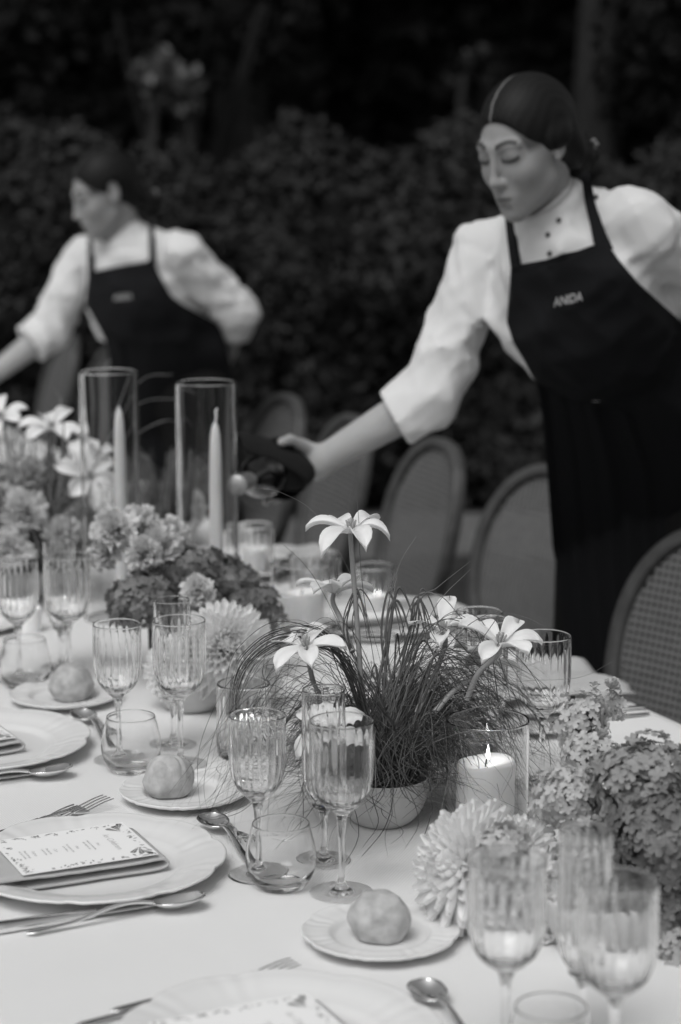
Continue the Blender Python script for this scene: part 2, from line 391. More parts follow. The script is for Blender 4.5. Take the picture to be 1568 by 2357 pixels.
shrub(-2.3, 11.2, 1.8, .75, .5, 4200, .09, 'wleaf', 'dark shrub rising behind the left end of the hedge')
shrub(-.9, 11.9, 2.2, .8, .4, 3000, .09, 'wleaf', 'dim shrub behind the pale sprays')
shrub(2.1, 10.4, 1.7, .7, .5, 3500, .08, 'wleaf', 'dark shrub at the right behind the waitress with the bottle')
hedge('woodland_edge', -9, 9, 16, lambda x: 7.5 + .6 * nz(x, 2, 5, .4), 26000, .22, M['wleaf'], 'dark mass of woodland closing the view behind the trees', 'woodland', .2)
bpy.data.objects['woodland_edge']['kind'] = 'stuff'

# ------------------------------------------------------------------ table, cloth, chairs
tb = empty('banquet_table', tp(.9, 0, 0), TA, 'long banquet table hidden under the white cloth', 'table')
S0, S1, TW = -1.75, 5.3, .6
hl = (S1 - S0) / 2; mid = (S0 + S1) / 2; tb.location = tp(mid, 0, 0)
b = MB(); b.box(-TW + .01, TW - .01, -hl + .01, hl - .01, TZ - .03, TZ - .004); b.build('tabletop', M['wood'], tb, False)
for sx in (-1, 1):
    for sy in (-1, -.33, .33, 1):
        b = MB(); b.box(sx * .5 - .03, sx * .5 + .03, sy * (hl - .1) - .03, sy * (hl - .1) + .03, 0, TZ - .03); b.build('leg', M['wood'], tb, False)
cl = empty('x'); C.objects.unlink(cl); bpy.data.objects.remove(cl)
b = MB(); rows = []
prof = [(-1, -.52), (-1, -.35), (-1, -.18), (-1, -.06), (-1, -.018), (-1.0, -.006), (-.992, -.001), (-.96, 0), (-.8, 0)] + [(-.6 + .2 * k, 0) for k in range(7)] + [(.8, 0), (.96, 0), (.992, -.001), (1.0, -.006), (1, -.018), (1, -.06), (1, -.18), (1, -.35), (1, -.52)]
for i in range(201):
    y = -hl + 2 * hl * i / 200; row = []
    for u, z in prof:
        fold = (.035 * math.sin(y * 13 + 2 * math.sin(y * 3.1)) + .02 * nz(y, u, 2, 4)) * min(1, -z / .3) if z < -.02 else 0
        row.append(((u * TW) + math.copysign(1, u) * (abs(fold) * 1.2 - z * .06 if z < -.02 else 0), y, TZ + z + (.0006 * nz(u * 3, y, 0, 5) if z == 0 else 0)))
    rows.append(row)
b.grid(rows)
for e in (0, -1):
    r_ = rows[e]; top = [p for p in r_ if p[2] > TZ - .02]
    b.grid([[(p[0], p[1] + (-.02 if e == 0 else .02) * (k > 0) * (1 + k), p[2] - .13 * k) for p in top] for k in range(5)])
cloth = b.build('tablecloth', M['cloth']); cloth.location = tp(mid, 0, 0); cloth.rotation_euler = (0, 0, TA)
tag(cloth, 'white woven tablecloth covering the whole long table', 'tablecloth')

def make_chair():
    root = empty('dining_chair'); tag(root, cat='chair', group='round cane-backed chairs along the far side of the table')
    H0, A, B_ = .670, .205, .228           # oval centre height, half width, half height
    rec = R(13)
    def bp(u, v, w):                        # u across, v up, w thickness -> chair space, seat in front = -x
        vv = v - (0.45 - H0); return Vector((.20 + math.sin(rec) * vv + math.cos(rec) * w + .10 * (u / A) ** 2 * -.18, u, .45 + math.cos(rec) * vv - math.sin(rec) * w))
    def ov(a, s=1, sy=1): 
        c, d = math.cos(a), math.sin(a); return (A * s * math.copysign(abs(c) ** .9, c), B_ * sy * math.copysign(abs(d) ** .9, d))
    fr = MB(); rows = []; n = 72
    for k in range(n):
        a = 2 * math.pi * k / n; u, v = ov(a); ui, vi = ov(a, 1 - .026 / A, 1 - .026 / B_)
        rows.append([bp(ui, vi, -.008), bp(ui * 1.02, vi * 1.02, -.013), bp(u * .985, v * .985, -.013), bp(u, v, -.008), bp(u, v, .012), bp(u * .985, v * .985, .017), bp(ui * 1.02, vi * 1.02, .017), bp(ui, vi, .012)])
    fr.grid(rows, True, True); fr.build('back_frame', M['wood'], root)
    cn = MB(); st = .0135
    nu, nv = int(A / st), int(B_ / st)
    ins = lambda u, v: (abs(u) / (A - .022)) ** 2.1 + (abs(v) / (B_ - .022)) ** 2.1 < 1
    for i in range(-nu, nu + 1):            # woven strips: upright pairs, level pairs, thin
        for off in (-.0021, .0021):
            u = i * st + off; vs = [j * .01 for j in range(-26, 27) if ins(u, j * .01)]
            if len(vs) > 1: cn.grid([[bp(u - .0021, v, .001), bp(u + .0021, v, .001)] for v in vs])
    for j in range(-nv, nv + 1):
        for off in (-.0021, .0021):
            v = j * st + off; us = [i * .01 for i in range(-20, 21) if ins(i * .01, v)]
            if len(us) > 1: cn.grid([[bp(u, v - .0021, -.0005), bp(u, v + .0021, -.0005)] for u in us])
    cn.build('cane_panel', M['cane'], root)
    s = MB()
    def seat(r, z): return [(-.03 + .225 * r * math.copysign(abs(math.cos(a)) ** .75, math.cos(a)), .225 * r * math.copysign(abs(math.sin(a)) ** .75, math.sin(a)), z) for a in [2 * math.pi * k / 40 for k in range(40)]]
    s.grid([seat(1, .40), seat(1.0, .445), seat(.97, .452), seat(.9, .45)], closev=True); s.fan(seat(.9, .45), (0, 0, .45)); s.build('seat_frame', M['wood'], root)
    s = MB(); s.grid([seat(.9, .452), seat(.91, .475), seat(.85, .492), seat(.5, .5)], closev=True); s.fan(seat(.5, .5), (-.03, 0, .502)); s.build('seat_cushion', M['seatm'], root)
    for sx, sy in ((-.2, .17), (-.2, -.17), (.17, .16), (.17, -.16)):
        l = MB(); l.tube([(sx, sy, .43), (sx * 1.02, sy, .25), (sx * (1.25 if sx > 0 else 1.05), sy * 1.03, 0)], [.021, .018, .013], 10); l.build('leg', M['wood'], root)
    for sy in (-1, 1):
        l = MB(); l.tube([(.185, sy * .1, .42), (.195, sy * .1, .46), bp(sy * .09, -B_ + .03, 0)], .014, 8); l.build('back_post', M['wood'], root)
    return root
CHAIRS = [(.43, .73, 11, 'cane-backed chair at the right edge of the photo, nearest the camera'), (1.33, .92, 8, 'cane-backed chair half hidden by the apron of the waitress with the bottle'),
          (1.86, .885, -5, 'round-backed chair just left of the apron, right of the tall upright flower'), (2.33, .88, -6, 'round-backed chair under the forearm holding the bottle'),
          (2.78, .90, -3, 'round-backed chair seen behind the wrapped bottle and right glass cylinder'), (4.22, .9, -4, 'round-backed chair just left of the apron of the left waitress'),
          (4.70, .9, -5, 'round-backed chair under the outstretched sleeve of the left waitress')]
for s_, t_, r_, lab in CHAIRS: place('chair', make_chair, tp(s_, t_, 0), TA + R(r_), lab).scale = (1, 1, 1.035 if s_ < .5 else 1)

# ------------------------------------------------------------------ people
def frame_rot(f, roll=0, up=(0, 0, 1)):
    """columns: x = person's left... right-handed, y = forward, z = up"""
    f = Vector(f).normalized(); x = f.cross(Vector(up)).normalized(); z = x.cross(f)
    m = Matrix((x, f, z)).transposed(); return (m @ Matrix.Rotation(R(roll), 3, 'Y')).to_4x4()
def head_fields(fd, hc, Rm, sc=1.0):
    L = lambda x, y, z: hc + Rm.to_3x3() @ (Vector((x, y, z)) * sc)
    e = lambda c, r, k=.02, sub=False, rot=Rm: fd.ell(L(*c), [q * sc for q in r], rot, k, sub)
    cn = lambda a, b, ra, rb, k=.01, sub=False: fd.cone(L(*a), L(*b), ra * sc, rb * sc, k, sub)
    e((0, -.022, .035), (.073, .092, .083))
    e((0, .026, -.01), (.058, .062, .085), .025)
    e((0, .036, -.060), (.037, .045, .042), .03)
    cn((-.040, .004, -.058), (-.011, .068, -.094), .011, .012, .026); cn((.040, .004, -.058), (.011, .068, -.094), .011, .012, .026)
    e((0, .075, -.096), (.018, .014, .015), .018)
    for s in (-1, 1):
        e((s * .034, .059, -.024), (.021, .021, .022), .024)                     # cheek
        cn((s * .014, .081, .030), (s * .045, .069, .029), .007, .006, .014)    # brow
        e((s * .031, .097, .010), (.018, .016, .012), .012, True)               # socket
        e((s * .031, .071, .009), (.0165, .0140, .0130), .008)                  # lidded eyeball
        cn((s * .017, .0845, .0035), (s * .045, .076, .0015), .0026, .002, .003)  # lower lid edge
        e((s * .009, .095, -.034), (.0070, .009, .0065), .006)                  # nostril wing
        e((s * .0065, .101, -.043), (.003, .004, .003), .003, True)
        e((s * .071, -.008, .000), (.007, .015, .027), .006); e((s * .079, -.004, .002), (.006, .008, .014), .005, True)
        e((s * .071, .003, -.022), (.006, .007, .009), .006)
    cn((0, .083, .026), (0, .104, -.026), .0062, .0070, .010); e((0, .105, -.030), (.0088, .009, .008), .008)
    e((0, .080, -.064), (.024, .014, .020), .018)
    cn((-.017, .086, -.0605), (-.004, .0955, -.0575), .004, .0052, .005); cn((.017, .086, -.0605), (.004, .0955, -.0575), .004, .0052, .005)
    cn((-.014, .086, -.0695), (.014, .086, -.0695), .0045, .0045, .006); e((0, .0915, -.0700), (.012, .0065, .0055), .005)
    cn((-.019, .097, -.0645), (.019, .097, -.0645), .0022, .0022, .003, True)
    cn((0, .093, -.0825), (0, .093, -.0825), .008, .008, .01, True)
    return L
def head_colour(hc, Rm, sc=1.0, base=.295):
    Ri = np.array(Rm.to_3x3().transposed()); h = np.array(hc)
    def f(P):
        q = (P - h) @ Ri.T / sc; x, y, z = np.abs(q[:, 0]), q[:, 1], q[:, 2]; c = base + .09 * np.clip((np.sqrt((q ** 2).sum(1)) - .2) / .1, 0, 1)  # shade of the bowed face painted in: head skin darker than the limbs
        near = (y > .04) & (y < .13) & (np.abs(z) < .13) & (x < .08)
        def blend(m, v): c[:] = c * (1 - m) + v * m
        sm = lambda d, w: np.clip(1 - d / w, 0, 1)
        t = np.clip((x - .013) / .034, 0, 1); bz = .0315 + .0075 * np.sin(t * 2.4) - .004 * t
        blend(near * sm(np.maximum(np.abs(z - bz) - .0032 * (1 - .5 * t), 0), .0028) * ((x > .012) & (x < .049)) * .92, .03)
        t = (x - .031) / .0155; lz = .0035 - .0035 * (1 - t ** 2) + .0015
        blend(near * sm(np.maximum(np.abs(z - lz - .0012) - .0030, 0), .0024) * (np.abs(t) < 1.08) * .9, .03)  # lash line, thickened with painted shade along the lids
        blend(near * sm(np.sqrt(((x - .031) / 1.6) ** 2 + (z - .010) ** 2), .019) * .55, .12)  # eye-socket shadow painted into the skin colour over the lids
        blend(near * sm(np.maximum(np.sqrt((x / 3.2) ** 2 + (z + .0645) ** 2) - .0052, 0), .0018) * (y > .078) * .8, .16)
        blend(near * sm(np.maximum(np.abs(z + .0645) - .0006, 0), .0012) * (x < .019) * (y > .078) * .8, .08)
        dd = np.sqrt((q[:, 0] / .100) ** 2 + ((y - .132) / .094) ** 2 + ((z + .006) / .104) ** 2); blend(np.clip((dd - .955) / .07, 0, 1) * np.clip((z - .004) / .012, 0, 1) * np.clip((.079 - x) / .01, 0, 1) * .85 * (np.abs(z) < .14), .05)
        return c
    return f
def sleeve(fd, a, b_, ra, rb, k):
    ab = b_ - a; Ln = ab.length; ax_ = ab / Ln; e1 = ax_.orthogonal().normalized(); e2 = ax_.cross(e1)
    def f(X, Y, Z):
        dx, dy, dz = X - a.x, Y - a.y, Z - a.z; s = dx * ax_.x + dy * ax_.y + dz * ax_.z; t = np.clip(s / Ln, 0, 1); th = np.arctan2(dx * e2.x + dy * e2.y + dz * e2.z, dx * e1.x + dy * e1.y + dz * e1.z)
        env = .18 + .82 * t ** 1.3; rg = (1 - np.abs(np.sin(s * 30 + th * 1.0 + 1.1 * np.sin(th * 2 + s * 11)))) ** 2 + .6 * (1 - np.abs(np.sin(s * 47 - th * 1.0 + 2 * np.sin(th + s * 17)))) ** 3
        r = ra + (rb - ra) * t + .0075 * rg * env - .004 * np.exp(-((s - .012) / .006) ** 2)
        return (np.sqrt((dx - s.clip(0, Ln) * ax_.x) ** 2 + (dy - s.clip(0, Ln) * ax_.y) ** 2 + (dz - s.clip(0, Ln) * ax_.z) ** 2) - r) * .9
    m = ra + .01; fd.op(f, [min(a[i], b_[i]) - m for i in range(3)], [max(a[i], b_[i]) + m for i in range(3)], k)
def hand(fd, pts, r=.0085):
    """pts: list of joints of one finger"""
    for i in range(len(pts) - 1): fd.cone(pts[i], pts[i + 1], r * (1 - .1 * i), r * (1 - .1 * (i + 1)), .004)
def make_person(name, J, fwd, hfwd, hroll, label, hs=1.0, gripfn=None, cax=(-.5, -.3, .8), ears=True):
    """J: joints in world space"""
    f3 = Vector((fwd[0], fwd[1], 0)).normalized(); lat = f3.cross(Vector((0, 0, 1)))       # lat points to her right
    lean = (J['neck'] - J['pelvis']).normalized(); BR = frame_rot(f3 - lean * f3.dot(lean), 0, lean)
    HR = frame_rot(hfwd, hroll); hc = J['head']; feet = Vector((J['pelvis'].x, J['pelvis'].y, 0))
    allp = list(J.values()); lo = [min(p[i] for p in allp) - .2 for i in range(3)]; hi = [max(p[i] for p in allp) + .2 for i in range(3)]; lo[2] = -.01; hi[2] = hc.z + .16
    wr = J['wristR']
    # ---- body
    hs_ = .15
    fx = [(hc[i] - hs_, hc[i] + hs_) for i in range(3)]
    if gripfn: fx = [(min(fx[0][0], wr.x - .16), fx[0][1]), (fx[1][0], max(fx[1][1], wr.y + .12)), (hc.z - .17, hi[2])]
    zz = rng2(lo[2], hi[2], .011, fx[2][0], fx[2][1], .003)
    if gripfn:
        zz = np.concatenate([np.arange(lo[2], wr.z - .14, .011), np.arange(wr.z - .14, wr.z + .06, .004), np.arange(wr.z + .06, fx[2][0], .011), np.arange(fx[2][0], hi[2], .003)])
        xx = np.concatenate([np.arange(lo[0], wr.x - .16, .011), np.arange(wr.x - .16, wr.x + .05, .004), np.arange(wr.x + .05, hc.x - hs_, .008), np.arange(hc.x - hs_, hc.x + hs_, .003), np.arange(hc.x + hs_, hi[0], .011)])
        yy = np.concatenate([np.arange(lo[1], hc.y - hs_, .011), np.arange(hc.y - hs_, max(hc.y + hs_, wr.y + .1), .0035), np.arange(max(hc.y + hs_, wr.y + .1), hi[1], .011)])
    else:
        xx = rng2(lo[0], hi[0], .011, *fx[0], .0035); yy = rng2(lo[1], hi[1], .011, *fx[1], .0035)
    fd = Fld(xx, yy, zz)
    L = head_fields(fd, hc, HR, hs)
    fd.cone(L(0, -.040, -.045), J['collar'], .044 * hs, .042, .014); fd.cone(J['collar'], J['neck'] - lean * .05, .043, .052, .03)
    fd.ell(J['chest'], (.135, .088, .19), BR, .05); fd.ell(J['waist'], (.115, .08, .14), BR, .05); fd.ell(J['pelvis'], (.15, .10, .13), BR, .05)
    for s, S in ((1, 'R'), (-1, 'L')):
        fd.cone(J['neck'] - lean * .05, J['sh' + S], .045, .045, .05)
        fd.cone(J['sh' + S], J['el' + S], .046, .038, .02); fd.cone(J['el' + S], J['wrist' + S], .039, .0245, .015)
        hip = J['pelvis'] + lat * s * .085 - Vector((0, 0, .03)); kn = Vector((J['pelvis'].x, J['pelvis'].y, .5)) + lat * s * .1 + f3 * .03; an = Vector((J['pelvis'].x, J['pelvis'].y, .08)) + lat * s * .11 - f3 * .03
        fd.cone(hip, kn, .078, .054, .03); fd.cone(kn, an, .054, .034, .02); fd.cone(an - Vector((0, 0, .03)), an + f3 * .15 - Vector((0, 0, .045)), .034, .024, .02)
    if gripfn: gripfn(fd, J)
    for S in ('R', 'L'):
        if gripfn and S == 'R': continue
        w = J['wrist' + S]; d = (w - J['el' + S]).normalized(); sd_ = d.cross(lat if abs(d.dot(lat)) < .8 else Vector((0, 0, 1))).normalized(); pn = d.cross(sd_)
        fd.cone(w, w + d * .07, .024, .030, .012)
        for q in range(4):
            a = w + d * .075 + sd_ * (.027 - .018 * q); ln = (.036, .042, .039, .030)[q]
            hand(fd, [a, a + d * ln + pn * .006, a + d * ln * 1.6 + pn * .022, a + d * ln * 1.9 + pn * .038])
        a = w + d * .025 + sd_ * .03; hand(fd, [a, a + d * .03 + sd_ * .018, a + d * .058 + sd_ * .014], .010)
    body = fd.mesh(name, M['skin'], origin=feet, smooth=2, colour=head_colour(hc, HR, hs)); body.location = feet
    tag(body, label, 'person')
    # ---- hair
    fd = Fld(rng(hc.x - .19, hc.x + .19, .003), rng(hc.y - .19, hc.y + .19, .003), rng(hc.z - .17, hc.z + .17, .003))
    e = lambda c, r, k=.01, sub=False: fd.ell(L(*c), [q * hs for q in r], HR, k, sub)
    e((0, -.022, .037), (.0795, .0985, .0895)); e((0, -.075, -.035), (.06, .045, .055), .03)
    e((0, .132, -.006), (.100, .094, .104), .009, True)
    for s in (-1, 1):
        e((s * .090, .050, -.045), (.035, .055, .075), .01, True); 
        if ears: e((s * .078, -.008, .000), (.014, .020, .034), .005, True)
        else: e((s * .071, -.014, .014), (.016, .034, .026), .008)
    fd.cone(L(0, -.06, -.115), L(0, .0, -.14), .055 * hs, .07 * hs, .01, True)
    bun = (0, -.112, -.062)
    e(bun, (.046, .036, .044), .008)
    for k in range(9):
        a = k * .7; e((bun[0] + .026 * math.cos(a), bun[1] - .012 - .01 * (k % 2), bun[2] + .026 * math.sin(a)), (.018, .016, .016), .004)
    Ri = np.array(HR.to_3x3().transposed()); hcn = np.array(hc)
    def hcol(P):
        q = (P - hcn) @ Ri.T / hs; st = (np.sin(q[:, 0] * 520 + q[:, 2] * 90 + 2 * np.sin(q[:, 1] * 70)) * .3 + np.sin(q[:, 1] * 700 + q[:, 0] * 400 + 3 * np.sin(q[:, 2] * 60)) * .3 + .5).clip(0, 1)
        c = .005 + .007 * st; m = np.clip(1.3 - np.abs(q[:, 0] - .004 - .0008 * np.sin(q[:, 1] * 300)) / .0026, 0, 1) * (q[:, 2] > .05) * np.clip((q[:, 1] + .035) / .03, 0, 1); return c * (1 - m) + .18 * m
    fd.mesh('hair', M['hair'], body, feet, 2, hcol)
    # ---- shirt
    h = .0055; fd = Fld(rng(lo[0], hi[0], h), rng(lo[1], hi[1], h), rng(J['pelvis'].z - .06, hc.z + .05, h))
    fd.ell(J['chest'], (.155, .110, .205), BR, .05); fd.ell(J['waist'], (.140, .102, .15), BR, .05); fd.ell(J['pelvis'], (.162, .116, .12), BR, .05)
    fd.ell(J['chest'] + Vector(BR.to_3x3() @ Vector((0, .04, .0))), (.115, .085, .10), BR, .04)
    for S in ('R', 'L'):
        sh, el_, w = J['sh' + S], J['el' + S], J['wrist' + S]
        fd.cone(J['neck'] - lean * .02, sh, .046, .044, .03)
        sleeve(fd, sh, el_, .051, .0455, .02); c1 = el_ + (w - el_) * .16; fd.cone(el_, c1, .049, .050, .02)
        c2 = el_ + (w - el_) * .30
        fd.cone(c1, c2, .051, .052, .006); carve = (carve if S == 'L' else []) + [(c2 + (c2 - el_) * .02, el_ + (w - el_) * .8, .0425)]
    ct = J['collar']; cax = Vector(cax).normalized()
    fd.cone(J['neck'] - lean * .04, ct - cax * .03, .070, .060, .02); fd.cone(ct - cax * .03, ct, .0585, .0575, .006)
    # creases running across sleeves and chest
    P = fd
    X, Y, Z = fd.x[:, None, None], fd.y[None, :, None], fd.z[None, None, :]
    wv = np.zeros_like(fd.D)
    rs = np.random.RandomState(int(abs(hc.x) * 1000) % 97)
    for k in range(22):
        d = rs.normal(size=3); d /= np.linalg.norm(d); fq = rs.uniform(18, 62) if k < 17 else rs.uniform(62, 90); ph = rs.uniform(0, 6.28)
        wv += ((1 - np.abs(np.sin((X * d[0] + Y * d[1] + Z * d[2]) * fq * .55 + ph + 1.3 * np.sin((X * d[1] - Z * d[0] + Y * d[2]) * 11 + ph)))) ** 3 / (fq / 30)).astype(np.float32)
    fd.D -= (np.clip(wv - 1.5, -.35, 9) * .0046).astype(np.float32)
    pz = J['pelvis'].z + .13; fd.op(lambda X, Y, Z: Z - pz + 0 * X + 0 * Y, [J['pelvis'].x - .26, J['pelvis'].y - .26, J['pelvis'].z - .2], [J['pelvis'].x + .22, J['pelvis'].y + .22, pz + .02], .004, True, 0)
    for a_, b__, r_ in carve:
        dd = (b__ - a_).normalized(); fd.op(lambda X, Y, Z: np.maximum(-((X - a_.x) * dd.x + (Y - a_.y) * dd.y + (Z - a_.z) * dd.z), np.sqrt((X - b__.x) ** 2 + (Y - b__.y) ** 2 + (Z - b__.z) ** 2) - (b__ - a_).length - .09), [min(a_[i], b__[i]) - .12 for i in range(3)], [max(a_[i], b__[i]) + .12 for i in range(3)], .003, True); fd.cone(a_ - dd * .022, b__, r_ - .001, r_ - .001, .003, True)
    fd.cone(ct + cax * .006 - cax * .02, ct + cax * .2, .0535, .0535, .003, True); fd.op(lambda X, Y, Z: -((X - ct.x) * cax.x + (Y - ct.y) * cax.y + (Z - ct.z) * cax.z - .006) + 0 * X, [ct[i] - .09 for i in range(3)], [ct[i] + .09 for i in range(3)], .003, True, 0)
    shirt = fd.mesh('shirt', M['shirt'], body, feet, 3); SP, SQ = fd.P, fd.Q
    cb = MB(); rows = []; e2 = cax.cross(lat).normalized(); e1 = e2.cross(cax).normalized()
    if e2.dot(f3) < 0: e2 = -e2
    for i, (rr, zz_) in enumerate(((.0625, -.030), (.0600, -.010), (.0585, .010), (.0575, .0125), (.0555, .010), (.0560, -.010))):
        rows.append([ct - feet + cax * (zz_ - .010 * max(0, math.cos(a)) ** 6) + (e2 * math.cos(a) + e1 * math.sin(a)) * (rr * (1.0 + .03 * math.cos(2 * a))) for a in [.10 + (2 * math.pi - .16) * q / 60 for q in range(61)]])
    cb.grid(rows); cb.build('collar', M['shirt'], body)
    bv = BVHTree.FromPolygons([tuple(p) for p in SP], [tuple(int(i) for i in q) for q in SQ])
    # ---- trousers and shoes
    fd = Fld(rng(lo[0], hi[0], .012), rng(lo[1], hi[1], .012), rng(-.01, J['pelvis'].z + .12, .012))
    fd.ell(J['pelvis'], (.17, .125, .14), BR, .05)
    for s in (1, -1):
        hip = J['pelvis'] + lat * s * .085; kn = Vector((J['pelvis'].x, J['pelvis'].y, .5)) + lat * s * .1 + f3 * .03; an = Vector((J['pelvis'].x, J['pelvis'].y, .07)) + lat * s * .11 - f3 * .03
        fd.cone(hip, kn, .10, .078, .04); fd.cone(kn, an, .078, .065, .03)
    fd.mesh('trousers', M['trous'], body, feet, 1)
    for s in (1, -1):
        an = Vector((J['pelvis'].x, J['pelvis'].y, .05)) + lat * s * .11 - f3 * .03
        fd = Fld(rng(an.x - .3, an.x + .3, .006), rng(an.y - .3, an.y + .3, .006), rng(-.005, .14, .006)); fd.cone(an, an + f3 * .17 - Vector((0, 0, .012)), .046, .034, .03)
        fd.mesh('shoe', M['trous'], body, feet, 1)
    return body, bv, feet, dict(L=L, f3=f3, lat=lat, lean=lean, BR=BR, HR=HR)
def drape(bv, x, y, off, Yfar, prev=None):
    """where the line of sight through a photo point meets the shirt, lifted off it"""
    o = Vector((0, 0, CZ)); d = (at(x, y, 3.0) - o).normalized(); h = bv.ray_cast(o, d)
    if h[0] is None: return None
    n = h[1] if h[1].dot(d) < 0 else -h[1]
    return h[0] + n * off
def drape_patch(bv, rows, off, nu=26, back=None):
    """rows: [(y, xl, xr)] in photo points, gives a smoothed grid on the body"""
    ys = np.linspace(rows[0][0], rows[-1][0], max(10, int((rows[-1][0] - rows[0][0]) / 9))); Y = [r[0] for r in rows]
    if rows[0][0] > rows[-1][0]: raise ValueError
    G = []
    for y in ys:
        xl = np.interp(y, Y, [r[1] for r in rows]); xr = np.interp(y, Y, [r[2] for r in rows]); row = []
        for k in range(nu + 1):
            x = xl + (xr - xl) * k / nu; row.append((x, y, drape(bv, x, y, off, 0)))
        G.append(row)
    # depth of missing samples from the nearest hit in the row / grid
    dep = np.array([[p[2].y if p[2] else np.nan for p in r] for r in G]); med = np.nanmedian(dep)
    for i in range(dep.shape[0]):
        good = np.where(~np.isnan(dep[i]))[0]
        for j in range(dep.shape[1]):
            if np.isnan(dep[i, j]):
                if len(good): g = good[np.argmin(np.abs(good - j))]; dep[i, j] = dep[i, g] + .004 * abs(g - j)
                elif i > 0: dep[i, j] = dep[i - 1, j]
                else: dep[i, j] = med
    raw = dep.copy()
    for _ in range(10):
        q = dep.copy(); q[1:-1] = (dep[:-2] + dep[2:] + 2 * dep[1:-1]) / 4; dep = q
        q = dep.copy(); q[:, 1:-1] = (dep[:, :-2] + dep[:, 2:] + 2 * dep[:, 1:-1]) / 4; dep = np.minimum(q, raw)   # never inside the shirt
    if back:
        for i in range(dep.shape[0]):
            w_ = min(1, max(0, (ys[i] - back[0]) / 160)); w_ = w_ * w_ * (3 - 2 * w_)
            for j in range(dep.shape[1]):
                e_ = abs(2 * j / (dep.shape[1] - 1) - 1); tgt = back[1] + .09 * e_ * e_ + .006 * math.sin(j * 1.7 + ys[i] * .003); hit = G[i][j][2]; dep[i, j] = dep[i, j] * (1 - w_) + tgt * w_; dep[i, j] = min(dep[i, j], hit.y - .012) if hit and ys[i] < back[2] else dep[i, j]
                if not hit and i > 0 and ys[i] > 700: dep[i, j] = min(dep[i, j], dep[i - 1, j] + .006)
    return [[at(G[i][j][0], G[i][j][1], dep[i, j]) for j in range(dep.shape[1])] for i in range(dep.shape[0])]
def add_patch(name, rows, body, feet, m, th=.003):
    b = MB(); b.grid([[p - feet for p in r] for r in rows]); ob = b.build(name, m, body); md = ob.modifiers.new('s', 'SOLIDIFY'); md.thickness = th; md.offset = -1; return ob
def letters(txt, cx, cy, w, hgt, slope, surf, body, feet):
    cu = bpy.data.curves.new('lettering', 'FONT'); cu.body = txt; cu.size = 1; cu.align_x = 'CENTER'; cu.align_y = 'CENTER'; cu.offset = .004
    to = bpy.data.objects.new('tmp', cu); C.objects.link(to); me = bpy.data.meshes.new_from_object(to); bpy.data.objects.remove(to)
    xs = [v.co.x for v in me.vertices]; ys = [v.co.y for v in me.vertices]; sx = w / (max(xs) - min(xs)); sy = hgt / (max(ys) - min(ys)); o = Vector((0, 0, CZ))
    for v in me.vertices:
        px = cx + v.co.x * sx; py = cy - v.co.y * sy + slope * v.co.x * sx; d = (at(px, py, 3) - o).normalized(); h = surf.ray_cast(o, d)
        p = h[0] - d * .003 if h[0] else at(px, py, 3.5); v.co = p - feet
    me.materials.append(M['stitch']); ob = bpy.data.objects.new('lettering', me); C.objects.link(ob); ob.parent = body; return ob
def grid_bvh(G):
    k = len(G[0]); V = [tuple(p) for r in G for p in r]; return BVHTree.FromPolygons(V, [(i * k + j, (i + 1) * k + j, (i + 1) * k + j + 1, i * k + j + 1) for i in range(len(G) - 1) for j in range(k - 1)])
def button(bv, x, y, body, feet, r=.0042):
    p = drape(bv, x, y, .003, 0)
    if p:
        b = MB(); b.lathe([(0.0001, .0016), (r * .7, .0016), (r, .0005), (r, -.003)], 14); ob = b.build('button', M['button'], body, loc=p - feet); ob.rotation_euler = (R(80), 0, 0)

# right waitress, pouring
BT0, BT1 = at(545, 1117, 3.42), at(668, 1070, 3.70)          # bottle: mouth and base
bdir = (BT1 - BT0).normalized()
def grip(fd, J):
    w = J['wristR']; palm = at(690, 1045, 3.67); fd.cone(w, palm, .026, .028, .015)
    fd.cone(w + Vector((0, 0, .008)), at(688, 1052, 3.69), .022, .024, .012); fd.cone(at(716, 1070, 3.67), at(698, 1085, 3.68), .023, .018, .012)
    hand(fd, [at(712, 1040, 3.65), at(690, 1022, 3.63), at(668, 1012, 3.61), at(648, 1018, 3.585)], .0115)            # thumb along the top
    for k, (tx, ty, tY) in enumerate(((612, 1157, 3.60), (636, 1152, 3.63), (655, 1144, 3.655), (672, 1132, 3.68))):   # fingers pass behind and curl under
        a = palm + bdir * (-.024 + .017 * k) + Vector((.0, .02, .0)); c = at(tx + 12, ty - 18, tY + .05)
        hand(fd, [a, a + Vector((-.012, .035, -.028)), c, at(tx, ty, tY)], .0095)
J1 = dict(head=at(1211, 337, 3.50), collar=at(1247, 455, 3.57), neck=at(1287, 492, 3.61), chest=at(1345, 720, 3.64), waist=at(1440, 880, 3.78), pelvis=at(1500, 1010, 3.93),
          shR=at(1122, 580, 3.72), elR=at(985, 915, 3.66), wristR=at(728, 1068, 3.66), shL=at(1478, 512, 3.52), elL=at(1655, 730, 3.66), wristL=at(1610, 900, 4.06))
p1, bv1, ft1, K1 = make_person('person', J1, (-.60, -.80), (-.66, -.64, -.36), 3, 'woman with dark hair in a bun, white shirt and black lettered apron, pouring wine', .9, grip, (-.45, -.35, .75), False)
bib = [(560, 1392, 1398), (575, 1340, 1408), (597, 1260, 1424), (612, 1176, 1436), (650, 1174, 1468), (740, 1166, 1568), (790, 1182, 1600), (822, 1202, 1610), (900, 1243, 1650), (960, 1252, 1690), (1080, 1262, 1770), (1250, 1274, 1790), (1420, 1292, 1800), (1530, 1308, 1810), (1700, 1330, 1810), (1900, 1350, 1800)]
Gb = drape_patch(bv1, bib, .014, 46, (960, 3.80, 1130)); add_patch('apron_bib', Gb, p1, ft1, M['apron'])
